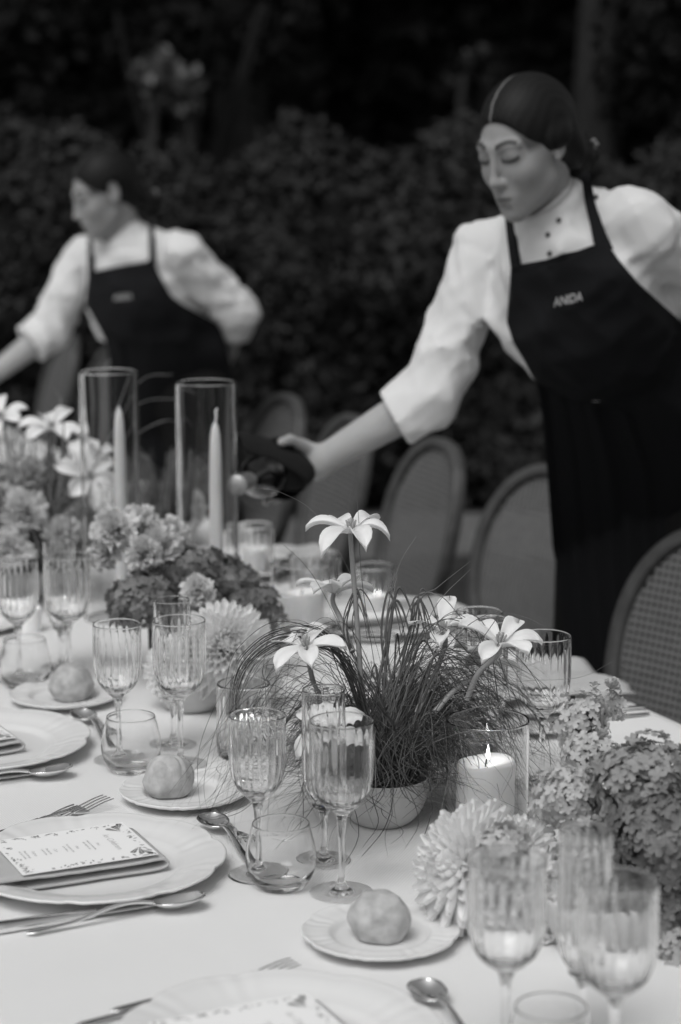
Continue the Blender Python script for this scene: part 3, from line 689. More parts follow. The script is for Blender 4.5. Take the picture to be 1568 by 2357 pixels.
G = drape_patch(bv1, [(478, 1160, 1176), (540, 1166, 1185), (618, 1176, 1198)], .013, 6); add_patch('apron_strap', G, p1, ft1, M['apron'])
G = drape_patch(bv1, [(398, 1336, 1358), (470, 1349, 1371), (530, 1362, 1392), (572, 1372, 1412)], .013, 6); add_patch('apron_strap', G, p1, ft1, M['apron'])
letters('ANIDA', 1308, 690, 66, 21, -.22, grid_bvh(Gb), p1, ft1)
for x, y in ((1287, 507), (1263, 541), (1268, 583), (1192, 503), (1372, 456)): button(bv1, x, y, p1, ft1)
# left waitress, further off
J2 = dict(head=at(240, 446, 5.62), collar=at(275, 530, 5.66), neck=at(300, 552, 5.70), chest=at(325, 690, 5.70), waist=at(372, 790, 5.74), pelvis=at(395, 890, 5.78),
          shR=at(186, 600, 5.82), elR=at(112, 765, 5.78), wristR=at(-25, 868, 5.70), shL=at(424, 584, 5.60), elL=at(545, 722, 5.66), wristL=at(505, 860, 5.84))
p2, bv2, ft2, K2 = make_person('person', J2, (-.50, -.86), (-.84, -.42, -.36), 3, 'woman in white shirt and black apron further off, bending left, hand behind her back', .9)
bib = [(600, 346, 350), (612, 280, 358), (625, 204, 364), (680, 196, 394), (700, 195, 420), (716, 205, 450), (745, 222, 500), (790, 245, 520), (830, 252, 530), (950, 256, 545), (1100, 258, 555), (1300, 262, 560)]
Gb = drape_patch(bv2, bib, .014, 36, (800, 5.70, 900)); add_patch('apron_bib', Gb, p2, ft2, M['apron'])
G = drape_patch(bv2, [(548, 202, 212), (632, 202, 218)], .013, 4); add_patch('apron_strap', G, p2, ft2, M['apron'])
G = drape_patch(bv2, [(514, 342, 353), (612, 344, 360)], .013, 4); add_patch('apron_strap', G, p2, ft2, M['apron'])
letters('ANIDA', 283, 684, 42, 13, -.12, grid_bvh(Gb), p2, ft2)
for P_, fe, K in ((p1, ft1, K1), (p2, ft2, K2)):            # small clip in the bun
    b = MB()
    for k in range(5):
        a = k * 1.25; c = Vector((.006 * math.cos(a), 0, .006 * math.sin(a)))
        b.lathe([(.0001, .004), (.004, .002), (.005, -.002)], 8, centre=c)
    ob = b.build('hair_clip', M['hydd'], P_, loc=K['L'](-.035, -.135, -.05) - fe)

# bottle held in a black napkin
bt = empty('wine_bottle', BT1, 0, 'dark wine bottle with silver foil neck, held out over the table', 'bottle')
rot = (-bdir).to_track_quat('Z', 'Y').to_euler(); bt.rotation_euler = rot; BL = (BT1 - BT0).length
b = MB(); b.lathe([(.001, 0), (.034, 0), (.0385, .006), (.0385, BL - .135), (.036, BL - .115), (.027, BL - .092), (.018, BL - .075), (.0145, BL - .06), (.0145, BL)], 40); b.build('bottle_glass', M['bottle'], bt)
b = MB(); b.lathe([(.015, BL - .062), (.0153, BL - .012), (.0175, BL - .010), (.0175, BL - .002), (.0155, BL + .001), (.001, BL + .001)], 32); b.build('foil_cap', M['foil'], bt)
Mi = Matrix.Translation(BT1) @ rot.to_matrix().to_4x4(); Mi = Mi.inverted()
b = MB(); rows = []
for i in range(9):
    z = .0 + (BL - .20) * i / 8; rows.append([((.043 + .006 * math.sin(3 * a + i * .5) + .003 * math.sin(8 * a)) * math.cos(a) * (1 + .02 * i), (.043 + .006 * math.sin(3 * a + i * .5)) * math.sin(a) * (1 + .02 * i), z) for a in [2 * math.pi * k / 40 for k in range(41)]])
b.grid(rows)
nb = empty('napkin', BT1, 0, 'black cloth napkin wrapped round the bottle with a loose pointed end', 'napkin'); nb.rotation_euler = rot
ob = b.build('wrap', M['bnap'], nb); md = ob.modifiers.new('s', 'SOLIDIFY'); md.thickness = .002
# loose ends: upper flap towards the left, lower flap towards the wrist
def flap(pts, m, parent, Mx, sub=2):
    b = MB(); b.grid([[Mx @ p for p in r] for r in pts]); ob = b.build('loose_end', m, parent); md = ob.modifiers.new('u', 'SUBSURF'); md.levels = sub; md.render_levels = sub
    md = ob.modifiers.new('s', 'SOLIDIFY'); md.thickness = .003
flap([[at(536, 992, 3.58), at(560, 1012, 3.55), at(556, 1045, 3.53)], [at(590, 1004, 3.60), at(600, 1024, 3.545), at(612, 1052, 3.53)], [at(640, 1022, 3.62), at(650, 1040, 3.56), at(655, 1075, 3.55)], [at(690, 1040, 3.63), at(705, 1065, 3.60), at(700, 1100, 3.57)], [at(712, 1062, 3.64), at(728, 1086, 3.62), at(708, 1122, 3.58)]], M['bnap'], nb, Mi)
flap([[at(640, 1045, 3.55), at(640, 1080, 3.545), at(632, 1118, 3.56)], [at(680, 1050, 3.60), at(682, 1090, 3.565), at(664, 1132, 3.575)], [at(700, 1058, 3.63), at(716, 1086, 3.60), at(690, 1126, 3.6)], [at(706, 1066, 3.65), at(731, 1090, 3.63), at(706, 1118, 3.63)]], M['bnap'], nb, Mi)

# ------------------------------------------------------------------ tableware
def densify(prof, n=3):
    """centripetal spline, so short steps beside long ones do not overshoot"""
    P = [np.array(p, float) for p in prof]; P = [2 * P[0] - P[1]] + P + [2 * P[-1] - P[-2]]; out = []
    for i in range(1, len(P) - 2):
        a, b, c, d = P[i - 1:i + 3]; t0 = 0; t1 = t0 + np.linalg.norm(b - a) ** .5 + 1e-9; t2 = t1 + np.linalg.norm(c - b) ** .5 + 1e-9; t3 = t2 + np.linalg.norm(d - c) ** .5 + 1e-9
        for k in range(n):
            t = t1 + (t2 - t1) * k / n; A1 = (t1 - t) / (t1 - t0) * a + (t - t0) / (t1 - t0) * b; A2 = (t2 - t) / (t2 - t1) * b + (t - t1) / (t2 - t1) * c; A3 = (t3 - t) / (t3 - t2) * c + (t - t2) / (t3 - t2) * d
            B1 = (t2 - t) / (t2 - t0) * A1 + (t - t0) / (t2 - t0) * A2; B2 = (t3 - t) / (t3 - t1) * A2 + (t - t1) / (t3 - t1) * A3; q = (t2 - t) / (t2 - t1) * B1 + (t - t1) / (t2 - t1) * B2; out.append((max(float(q[0]), .0002), float(q[1])))
    out.append((float(P[-2][0]), float(P[-2][1]))); return out
def stemware(name, cat, group, H, rb, zb, rf, ribs=22, rs=.0034, amp=.00055):
    """H height, rb bowl radius, zb height of the bowl's bottom"""
    def mk():
        root = empty(name); tag(root, cat=cat, group=group)
        t = .0009; k = rb * .95
        outer = [(.0002, .0006), (rf * .5, .0002), (rf * .97, 0), (rf, .0007), (rf * .97, .0017), (rf * .55, .0030), (rf * .25, .0058), (.0062, .0095), (rs + .0006, .017), (rs, .032), (rs, zb * .62), (rs + .001, zb * .8), (.0062, zb * .93), (.0085, zb - .001), (.0135, zb + .0035),
                 (rb * .55, zb + .008), (rb * .76, zb + .0165), (rb * .91, zb + .0285), (rb * .985, zb + .043), (rb, zb + .06), (rb, zb + (H - zb) * .62), (rb, H - .03), (rb, H - .016), (rb, H - .004), (rb - .0001, H - .0006), (rb - t * .5, H), (rb - t, H - .0008)]
        inner = [(rb - t, H - .004), (rb - t, zb + (H - zb) * .62), (rb - t, zb + .06), (rb * .985 - t, zb + .044), (rb * .91 - t, zb + .031), (rb * .76 - t * 1.2, zb + .020), (rb * .5, zb + .0125), (.008, zb + .0085), (.0002, zb + .0078)]
        p = densify(outer + inner, 3); no = len(outer) * 3 - 3
        def rad(a, r, z, i):
            if i < no and z > zb + .003: 
                w = min(1, (z - zb - .003) / .02) * min(1, max(0, (H - .004 - z) / .022)); return r + amp * w * (abs(math.cos(ribs * a / 2)) ** .8 * 2 - 1.2), z
            return r, z
        b = MB(); b.lathe(p, ribs * 6, rad); b.build('bowl_and_stem', M['glass'], root, weld=.00001)
        return root
    return mk
goblet = stemware('wine_goblet', 'wine glass', 'ribbed stem goblets set out along the table', .200, .0355, .094, .036, amp=.00045)
wgoblet = stemware('wine_goblet', 'wine glass', 'ribbed stem goblets set out along the table', .190, .0325, .090, .035, amp=.00045)
flute = stemware('champagne_flute', 'champagne flute', 'ribbed flutes behind the goblets', .207, .0248, .064, .032, 18)
def open_glass(name, cat, group, outer, inner, ribs=0, amp=.0005, z0=.004, z1=9, seg=72):
    def mk():
        root = empty(name); tag(root, cat=cat, group=group); p = densify(outer + inner, 3); no = len(outer) * 3 - 3
        def rad(a, r, z, i):
            if ribs and i < no and z0 < z < z1: return r + amp * (abs(math.cos(ribs * a / 2)) ** .8 * 2 - 1.2), z
            return r, z
        b = MB(); b.lathe(p, ribs * 6 if ribs else seg, rad); b.build('glass_wall', M['glass'], root, weld=.00001); return root
    return mk
tumbler = open_glass('stemless_tumbler', 'water glass', 'plain stemless water glasses', [(r, z * .88) for r, z in [(.0002, .0025), (.02, .0008), (.0255, 0), (.0275, .0015), (.033, .010), (.0380, .022), (.0402, .035), (.0393, .050), (.0362, .066), (.0335, .078), (.0322, .0845), (.0317, .085)]],
                     [(r, z * .88) for r, z in [(.0313, .0844), (.0327, .078), (.0353, .066), (.0383, .050), (.0391, .036), (.0368, .023), (.030, .0125), (.018, .0085), (.0002, .0075)]])
votive = open_glass('ribbed_votive_glass', 'candle glass', 'ribbed glasses holding small candles', [(.0002, .001), (.03, 0), (.0345, .001), (.036, .006), (.0365, .05), (.0365, .098), (.0362, .101), (.035, .102)], [(.0335, .101), (.033, .095), (.033, .03), (.032, .012), (.024, .0085), (.0002, .008)], 20, .0007, .006, .094)
hurricane = open_glass('hurricane_glass', 'candle holder', 'short clear cylinders holding pillar candles', [(.0002, .0006), (.046, 0), (.0495, .001), (.0505, .005), (.0505, .07), (.0505, .137), (.0502, .1395), (.0494, .1402)], [(.0484, .1395), (.0482, .137), (.0482, .07), (.0482, .010), (.045, .0055), (.0002, .005)], seg=96)
tallcyl = open_glass('tall_glass_cylinder', 'glass cylinder', 'tall open glass cylinders sheltering taper candles', [(.0440, .0005), (.0480, 0), (.0500, .001), (.0505, .006), (.0505, .2), (.0505, .431), (.0502, .4345), (.0492, .4355)], [(.0478, .4345), (.0474, .431), (.0474, .2), (.0474, .005), (.046, .0015), (.0440, .0005)], seg=96)

def scallop(a, n, depth): return 1 - depth * (1 - abs(math.sin(n * a / 2))) ** 2.0
def plate(name, cat, group, Rr, n, well=.62, rise=.016):
    def mk():
        root = empty(name); tag(root, cat=cat, group=group)
        prof = [(.0002, .0052), (Rr * well * .6, .0048), (Rr * (well - .04), .0054), (Rr * well, .0066), (Rr * (well + .05), .0112), (Rr * (well + .10), .0128), (Rr * .86, rise - .0015), (Rr * .96, rise), (Rr * .990, rise + .0008), (Rr, rise - .0006), (Rr * .99, rise - .0028), (Rr * .95, rise - .0042), (Rr * .8, rise - .0085), (Rr * (well + .04), .0045), (Rr * (well - .02), .0006), (Rr * (well - .05), 0), (Rr * (well - .07), .0012), (.0002, .0015)]
        def rad(a, r, z, i):
            q = max(0, (r / Rr - well) / (1 - well)); s = 1 + (scallop(a, n, .04) - 1) * q ** 1.5
            fl = 0
            if q > .12 and i < 24: fl = .00045 * math.sin(n * 4 * a) * min(1, q * 2) * (.5 + .5 * math.cos(n * a)) + .0012 * (abs(math.sin(n * a / 2)) - .6) * q
            return r * s, z + fl
        b = MB(); b.lathe(densify(prof, 2), n * 24, rad); b.build('plate', M['china'], root, weld=.00001); return root
    return mk
charger = plate('dinner_plate', 'dinner plate', 'scalloped dinner plates', .153, 9, .62, .021)
breadplate = plate('bread_plate', 'side plate', 'small scalloped bread plates', .0835, 8, .58, .0145)
PL = []
def put(key, mk, s, t, label, rz=0, z=0): return place(key, mk, tp(s, t, TZ + z), TA + R(rz), label)
put('goblet', goblet, -.438, -.138, 'sharp goblet in the middle of the photo, foremost of its three stemmed glasses')
put('wg', wgoblet, -.345, -.200, 'smaller sharp goblet just behind the stemless tumbler, left of the tall stem goblet')
put('flute', flute, -.333, -.112, 'narrow sharp flute standing behind the foremost goblet, before the grass bowl')
put('tumbler', tumbler, -.390, -.191, 'clear stemless tumbler in the middle foreground beside the foremost goblet')
put('wg', wgoblet, .150, -.196, 'goblet behind the second tumbler, left of the chrysanthemum')
put('goblet', goblet, .095, -.128, 'goblet standing in front of the chrysanthemum bowl')
put('flute', flute, .186, -.104, 'flute peeping up behind the goblet at the chrysanthemum bowl')
put('tumbler', tumbler, .100, -.196, 'stemless tumbler behind the bread plate of the middle setting')
put('goblet', goblet, .575, -.130, 'blurred goblet by the left tall glass cylinder')
put('wg', wgoblet, .620, -.196, 'blurred goblet near the left edge of the photo')
put('flute', flute, .66, -.115, 'blurred flute between the two goblets at the left')
put('tumbler', tumbler, .578, -.199, 'blurred tumbler at the left edge behind the third bread plate')
put('goblet', goblet, -.999, -.135, 'out-of-focus goblet in the bottom right corner')
put('goblet', goblet, -.909, -.194, 'out-of-focus goblet in front of the nearest chrysanthemum', 0)
put('flute', flute, -.888, -.100, 'out-of-focus flute between the two nearest goblets')
put('tumbler', tumbler, -.957, -.175, 'out-of-focus tumbler at the bottom edge of the photo, only its rim showing')
put('goblet', goblet, -.185, .268, 'goblet standing on the far side beside the large candle')
put('flute', flute, -.10, .235, 'flute half hidden by the two right white flowers')
put('wg', wgoblet, .01, .28, 'goblet behind the two right white flowers')
put('tumbler', tumbler, 1.09, -.20, 'faint tumbler at the far left end')
put('goblet', goblet, 1.12, -.12, 'faint goblet among the far left flowers')
# far side rows seen behind the flowers
put('tumbler', tumbler, .38, .30, 'tumbler behind the grass bowl on the far side')
put('votive', votive, 1.18, .435, 'ribbed candle glass under the pouring bottle')
put('votive', votive, .735, .472, 'ribbed candle glass right of the tall flower stem')
put('votive', votive, .95, .455, 'wide ribbed candle glass left of the tall flower').scale = (1.3, 1.3, .82)
put('votive', votive, 1.70, .37, 'ribbed candle glass behind the left tall cylinder')
put('votive', votive, .10, -.034, 'ribbed candle glass behind the grass bowl, its flame showing at the left')
put('hurr', hurricane, -.316, .114, 'clear cylinder round the thick candle right of the grass bowl')
put('hurr', hurricane, .640, .292, 'clear cylinder behind the left white flower')
put('tall', tallcyl, .955, .072, 'left one of the two tall glass cylinders')
put('tall', tallcyl, .735, .165, 'right one of the two tall glass cylinders')

def flame(b_parent, z, s=1):
    s *= .85; b = MB(); b.lathe([(.0002, 0), (.0022 * s, .003 * s), (.0030 * s, .007 * s), (.0022 * s, .0125 * s), (.0010 * s, .018 * s), (.0002, .022 * s)], 12)
    return b.build('flame', M['flame'], b_parent, loc=(0.001, 0, z))
def make_pillar(r=.0355, h=.094, lit=True):
    def mk():
        root = empty('pillar_candle'); tag(root, cat='candle', group='lit candles on the table')
        b = MB(); b.lathe([(.0002, 0), (r * .97, 0), (r, .003), (r, h * .5), (r * 1.0, h - .004), (r * .96, h - .0005), (r * .88, h), (r * .6, h - .0035), (r * .25, h - .006), (.0002, h - .0065)], 48, lambda a, q, z, i: (q * (1 + .008 * math.sin(3 * a + z * 30)), z + (.0025 * math.cos(a + .6) + .001 * math.sin(3 * a) if z > h * .6 else 0)))
        b.build('wax', M['wax'], root)
        b = MB(); b.tube(cr([(0, 0, h - .009), (.0005, 0, h - .001), (.003, .001, h + .003)], 4), .0011, 6); b.build('wick', M['wick'], root)
        if lit: f = flame(root, h + .001); f.location.x = .003
        return root
    return mk
put('pillar', make_pillar(h=.082), -.316, .112, 'thick lit pillar candle in the nearest clear cylinder', 0, .006)
put('pillar2', make_pillar(.036, .085, False), .640, .292, 'pillar candle inside the clear cylinder behind the left white flower', 0, .006)
sm = make_pillar(.024, .045, False)
def sml():
    r = make_pillar(.024, .04, False)(); f = flame(r, .042, .62); f.location.x = .003; return r
put('small', sm, 1.18, .435, 'small candle in the ribbed glass under the bottle', 0, .009); put('lit', sml, .735, .472, 'small lit candle in the ribbed glass right of the tall flower stem', 0, .009)
put('small', sm, .95, .455, 'small candle in the wide ribbed glass', 0, .008); put('small', sm, 1.70, .37, 'small candle behind the left tall cylinder', 0, .009); put('lit', sml, .10, -.034, 'small candle in the ribbed glass behind the grass bowl', 0, .009)
put('lit', sml, .93, -.09, 'small lit candle at the left edge among the far flowers', 0, .0)
def make_taper(H, r, curl):
    def mk():
        root = empty('taper_candle'); tag(root, cat='candle', group='tall white taper candles')
        b = MB(); b.lathe([(.0002, 0), (.021, 0), (.022, .003), (.02, .006), (.0135, .010), (.0130, .024), (.0120, .026), (r, .026)], 32); b.build('candle_foot', M['china'], root)
        b = MB(); b.lathe([(r, .02), (r, .06), (r * .97, H * .5), (r * .86, H * .82), (r * .70, H * .93), (r * .45, H * .972), (r * .2, H * .99)], 28); 
        top = [(0, 0, H * .985), (0, 0, H)] if not curl else cr([(0, 0, H * .985), (.0005, 0, H * .995), (.0022, 0, H + .006), (.0012, 0, H + .013), (.004, 0, H + .019)], 3)
        b.tube(top, .0018, 8); b.build('wax', M['wax'], root); return root
    return mk
place('taperA', make_taper(.375, .0112, False), tp(.955, .072) + Vector((.017, -.003, .0)), TA, 'unlit white taper in the left tall glass cylinder', 'tall white taper candles')
place('taperB', make_taper(.372, .0118, True), tp(.735, .165) + Vector((.014, 0, .0)), TA, 'white taper with a curled tip in the right tall glass cylinder', 'tall white taper candles')

# plates and bread
put('charger', charger, -.259, -.369, 'large scalloped plate at the middle left under the folded napkin')
put('charger', charger, .266, -.358, 'scalloped plate at the left edge, second from the front', 14)
put('charger', charger, -.798, -.369, 'scalloped plate cut by the bottom edge of the photo', 5)
put('charger', charger, .83, -.335, 'scalloped plate at the far left edge, third setting', 9)
put('charger', charger, .20, .44, 'scalloped plate under the draped napkin at the far right corner', 3)
put('charger', charger, .72, .46, 'scalloped plate on the far side behind the bent grass', 10)
put('charger', charger, 1.25, .45, 'scalloped plate on the far side below the bottle', 8)
put('bplate', breadplate, -.588, -.163, 'small plate with bread in the foreground right of centre')
put('bplate', breadplate, -.045, -.176, 'small plate with bread left of the grass bowl', 15)
put('bplate', breadplate, .468, -.171, 'small plate with bread near the left edge, behind the first tumblers', 8)
put('bplate', breadplate, .985, -.17, 'small plate far left, behind the blurred tumbler', 4)
put('bplate', breadplate, .06, .40, 'small plate on the far side behind the right goblet', 4)
def make_bread(sd_, sx, sy, sz, seam):
    def mk():
        root = empty('bread_roll'); tag(root, cat='bread roll', group='round bread rolls on side plates'); b = MB(); rows = []
        for i in range(41):
            th = math.pi * i / 40; row = []
            for k in range(72):
                a = 2 * math.pi * k / 72; x, y, z = math.sin(th) * math.cos(a), math.sin(th) * math.sin(a), math.cos(th)
                d = 1 + .09 * nz(x + sd_, y, z, 1.2) + .045 * nz(x, y + sd_, z, 2.6) + .014 * nz(x, y, z + sd_, 7) + .010 * nz(x, y, z + sd_, 19)
                if seam: 
                    q = x * .8 + y * .5 + .15 * math.sin(3 * z + sd_); d -= .07 * math.exp(-(q / .07) ** 2) * max(0, z + .2) * (1 if y < .6 else 0); q2 = q + .55; d -= .05 * math.exp(-(q2 / .05) ** 2) * max(0, z)
                zz = z * d * sz; zz = zz if zz > -sz * .62 else -sz * .62 - (-sz * .62 - zz) * .12
                row.append((x * d * sx, y * d * sy, zz + sz * .62 + .0005))
            rows.append(row)
        b.grid(rows[::-1], closev=True)
        for fi in range(len(b.f)):
            c = b.v[b.f[fi][0]]; x, y = c[0] / sx, c[1] / sy; q = x * .8 + y * .5
            if seam and -.50 < q < -.03 and c[2] > sz * .75 : b.m[fi] = 1
        b.build('crust', [M['bread'], M['flour']], root, weld=.0001); return root
    return mk
place('br1', make_bread(3.1, .0335, .031, .0295, False), tp(-.588, -.163, TZ + .006) + Vector((-.001, .003, 0)), R(-40), 'smooth floury roll on the nearest side plate', 'round bread rolls on side plates')
place('br2', make_bread(7.7, .0325, .031, .0315, True), tp(-.045, -.176, TZ + .006) + Vector((-.020, .003, 0)), R(15), 'scored crusty roll on the side plate left of the grass bowl', 'round bread rolls on side plates')
place('br3', make_bread(11.3, .0365, .033, .032, False), tp(.468, -.171, TZ + .006) + Vector((.010, 0, 0)), R(75), 'smooth round roll on the side plate near the left edge', 'round bread rolls on side plates')

# cutlery; each lies along local +x from its head (x=0) to its handle end
def strip(b, pts, mi=0): b.grid(pts, mi=mi)
def handle(b, x0, L, z0, w0=.0022, w1=.0085, arch=.003):
    rows = []
    for i in range(22):
        t = i / 21; x = x0 + (L - x0) * t; w = w0 + (w1 - w0) * t ** 1.6 if t < .93 else w1 * math.sqrt(max(.02, 1 - ((t - .93) / .07) ** 2)); z = z0 + arch * math.sin(min(1, t * 1.6) * math.pi) * (1 - t) - z0 * t + .0022
        th = .0013 + .0012 * (1 - t); row = []
        for k in range(12):
            a = -2 * math.pi * k / 12; row.append((x, w * .5 * math.cos(a) * 1.6, z + th * math.sin(a)))
        rows.append(row)
    b.grid(rows, closev=True); b.fan(rows[0], (x0, 0, z0)); b.fan(rows[-1], (L, 0, .0022))
def make_spoon(L, bl, bw):
    def mk():
        root = empty('table_spoon'); tag(root, cat='spoon', group='polished spoons'); b = MB(); rows = []
        for i in range(25):
            t = i / 24; x = bl * t; w = bw * math.sqrt(max(0, 1 - abs(2 * t - 1) ** 2.2)) * (1 - .22 * (t - .4)) + .0012; row = []
            for k in range(17):
                v = -1 + k / 8; dp = .0095 * (1 - abs(2 * t - 1) ** 2.4) * (1 - v * v); row.append((x, w * v, .0115 - dp + .002 * (1 - t) ** 2))
            rows.append(row)
        b.grid(rows[::-1]); ob = b.build('spoon_bowl', M['steel'], root); md = ob.modifiers.new('s', 'SOLIDIFY'); md.thickness = .0013; md.offset = -1
        b = MB(); handle(b, bl - .002, L, .0105, .0030, .0085, .009); b.build('handle', M['steel'], root); return root
    return mk
def make_fork(L, hl_, hw):
    def mk():
        root = empty('table_fork'); tag(root, cat='fork', group='polished forks'); b = MB()
        tl = hl_ * .62
        for q in range(4):
            y = (-1.5 + q) * hw * .56; b.grid([[(x, y + s_ * (.00075 + .0005 * x / tl), .0105 - .008 * math.sin(min(1, x / hl_) * math.pi * .55) ** 2 + zz) for s_, zz in ((-1, -.0007), (-1, .0007), (1, .0007), (1, -.0007))] for x in [tl * 1.04 * k / 8 for k in range(9)]], closev=True)
        rows = []
        for i in range(9):
            t = i / 8; x = tl + (hl_ - tl) * t; w = hw * (1 - t ** 2.2) + .0018; z = .0105 - .008 * math.sin(min(1, x / hl_) * math.pi * .55) ** 2 + .003 * t
            rows.append([(x, w * v, z + zz) for v, zz in ((-1, -.0007), (-1, .0007), (0, .0010), (1, .0007), (1, -.0007), (0, -.0010))])
        b.grid(rows, closev=True); b.fan(rows[0], (tl, 0, rows[0][0][2])); b.build('fork_head', M['steel'], root)
        b = MB(); handle(b, hl_ - .002, L, .0055, .0030, .0082, .0); b.build('handle', M['steel'], root); return root
    return mk
def make_knife():
    root = empty('table_knife'); tag(root, cat='knife', group='polished knives'); b = MB(); rows = []
    for i in range(21):
        t = i / 20; x = .115 * t; w = .0095 * (min(1, (t + .01) * 6) ** .5) * (1 - .25 * max(0, t - .8) * 5 * .6); th = .0009 + .0004 * t
        rows.append([(x, -w, .0045), (x, -w * .4, .0045 + th), (x, w * .6, .0045 + th * 1.6), (x, w * .75, .0045), (x, w * .6, .0045 - th), (x, -w * .4, .0045 - th)])
    b.grid(rows[::-1], closev=True); b.fan(rows[0], (0, 0, .0045)); b.build('blade', M['blade'], root)
    b = MB(); rows = []
    for i in range(15):
        t = i / 14; x = .112 + .118 * t; w = .0068 + .0030 * t if t < .96 else .007; hh = .0048 + .0008 * t; w *= (.55 if i == 0 else 1)
        rows.append([(x, w * math.copysign(abs(math.cos(a)) ** .6, math.cos(a)), hh + .0004 + (hh) * math.copysign(abs(math.sin(a)) ** .7, math.sin(a))) for a in [-2 * math.pi * k / 16 for k in range(16)]])
    b.grid(rows, closev=True); b.fan(rows[0], (.112, 0, .005)); b.fan(rows[-1], (.231, 0, .006)); b.build('handle', M['steel'], root); return root
spoon = make_spoon(.205, .062, .0205); dspoon = make_spoon(.175, .052, .0185); fork = make_fork(.205, .066, .0125); dfork = make_fork(.17, .056, .0115)
def lay(key, mk, s, t, ds, dt, label, z=0, tilt=0, roll=0):
    """head at (s,t), handle runs towards (ds,dt) on the table"""
    v = Vector((DX * ds + NX * dt, DY * ds + NY * dt)); o = place(key, mk, tp(s, t, TZ + z + .0004), 0, label); o.rotation_euler = (R(roll), R(tilt), math.atan2(v.y, v.x)); return o
lay('spoon', spoon, -.413, -.292, -.02, -1, 'long spoon lying beside the knife in front of the large plate', .001, 0, 6)
lay('knife', lambda: make_knife(), -.394, -.300, -.0, -1.0, 'knife under the long spoon in front of the large plate')
lay('spoon', spoon, .108, -.275, -.02, -1, 'spoon lying beside the knife before the second plate', .001, 0, 6)
lay('knife', make_knife, .127, -.282, -.0, -1, 'knife under the spoon before the second plate')
lay('fork', fork, -.628, -.278, -.10, -1, 'right of the two forks tucked behind the nearest plate', .002)
lay('fork', fork, -.642, -.318, -.10, -1, 'left of the two forks tucked behind the nearest plate')
lay('fork', fork, -.036, -.275, -.34, -.94, 'longer-showing fork behind the large middle plate', .002)
lay('fork', fork, -.050, -.318, -.34, -.94, 'shorter-showing fork behind the large middle plate')
lay('fork', fork, .49, -.275, -.1, -1, 'fork tip behind the second plate at the left edge', .002)
lay('dspoon', dspoon, -.152, -.187, -1, -.06, 'small spoon beyond the middle plate with grass lying over it', .001)
lay('dfork', dfork, -.262, -.178, 1, .10, 'small fork pointing at the middle tumbler beside the spoon', .0)
lay('dspoon', dspoon, .372, -.180, -1, -.06, 'small spoon between the second plate and second tumbler')
lay('dfork', dfork, .235, -.176, 1, .10, 'small fork behind the rim of the second plate')
lay('dspoon', dspoon, -.722, -.186, -1, -.11, 'small spoon at the bottom edge beside the nearest bread plate')
lay('fork', fork, .075, .39, -.04, 1, 'upper of the two handles lying near the far table edge', .002)
lay('fork', fork, .040, .375, -.02, 1, 'lower of the two handles lying near the far table edge')

# folded napkin with a menu card on each plate of the near side
def make_napkin():
    root = empty('folded_napkin'); tag(root, cat='napkin', group='folded grey linen napkins on plates')
    path = [(-.150, .0030), (-.145, .0066), (-.12, .0040), (-.06, .0036), (.02, .0036), (.050, .0038), (.060, .0052), (.0635, .0095), (.060, .0138), (.050, .0152), (.02, .0140), (-.06, .0146), (-.10, .0158), (-.14, .0168), (-.17, .0185), (-.188, .0205)]
    P = cr([(x, 0, z) for x, z in path], 4); b = MB(); rows = []; wd = .118
    for i, p in enumerate(P):
        t = (P[min(i + 1, len(P) - 1)] - P[max(0, i - 1)]).normalized(); nn = Vector((-t.z, 0, t.x)); th = .0021; row = []
        for k in range(20):
            if k < 10: v = k / 9; sgn = 1
            else: v = 1 - (k - 10) / 9; sgn = -1
            yy = (v - .5) * wd * (1 + .02 * nz(p.x, p.z * 50, 0, 20)) ; e = 1 if 0 < (k % 10) < 9 else .62
            q = p + nn * sgn * th * e + Vector((0, yy * (1 + (.0 if e == 1 else .012)), .0007 * nz(p.x, yy, 3 + p.z * 99, 30))); row.append(q)
        rows.append(row)
    b.grid(rows, closev=True); b.fan(rows[0], P[0]); b.fan(rows[-1], P[-1]); b.build('folded_cloth', M['napkin'], root); return root
def txt(b, s, size, x, y, mi, z, shear=0, wmax=None):
    cu = bpy.data.curves.new('t', 'FONT'); cu.body = s; cu.size = size; cu.align_x = 'CENTER'; cu.shear = shear; cu.resolution_u = 2
    to = bpy.data.objects.new('tmp', cu); C.objects.link(to); me = bpy.data.meshes.new_from_object(to); bpy.data.objects.remove(to)
    o = len(b.v); b.v += [(v.co.x + x, v.co.y + y, z) for v in me.vertices]
    for p in me.polygons: b.f.append(tuple(o + i for i in p.vertices)); b.m.append(mi)
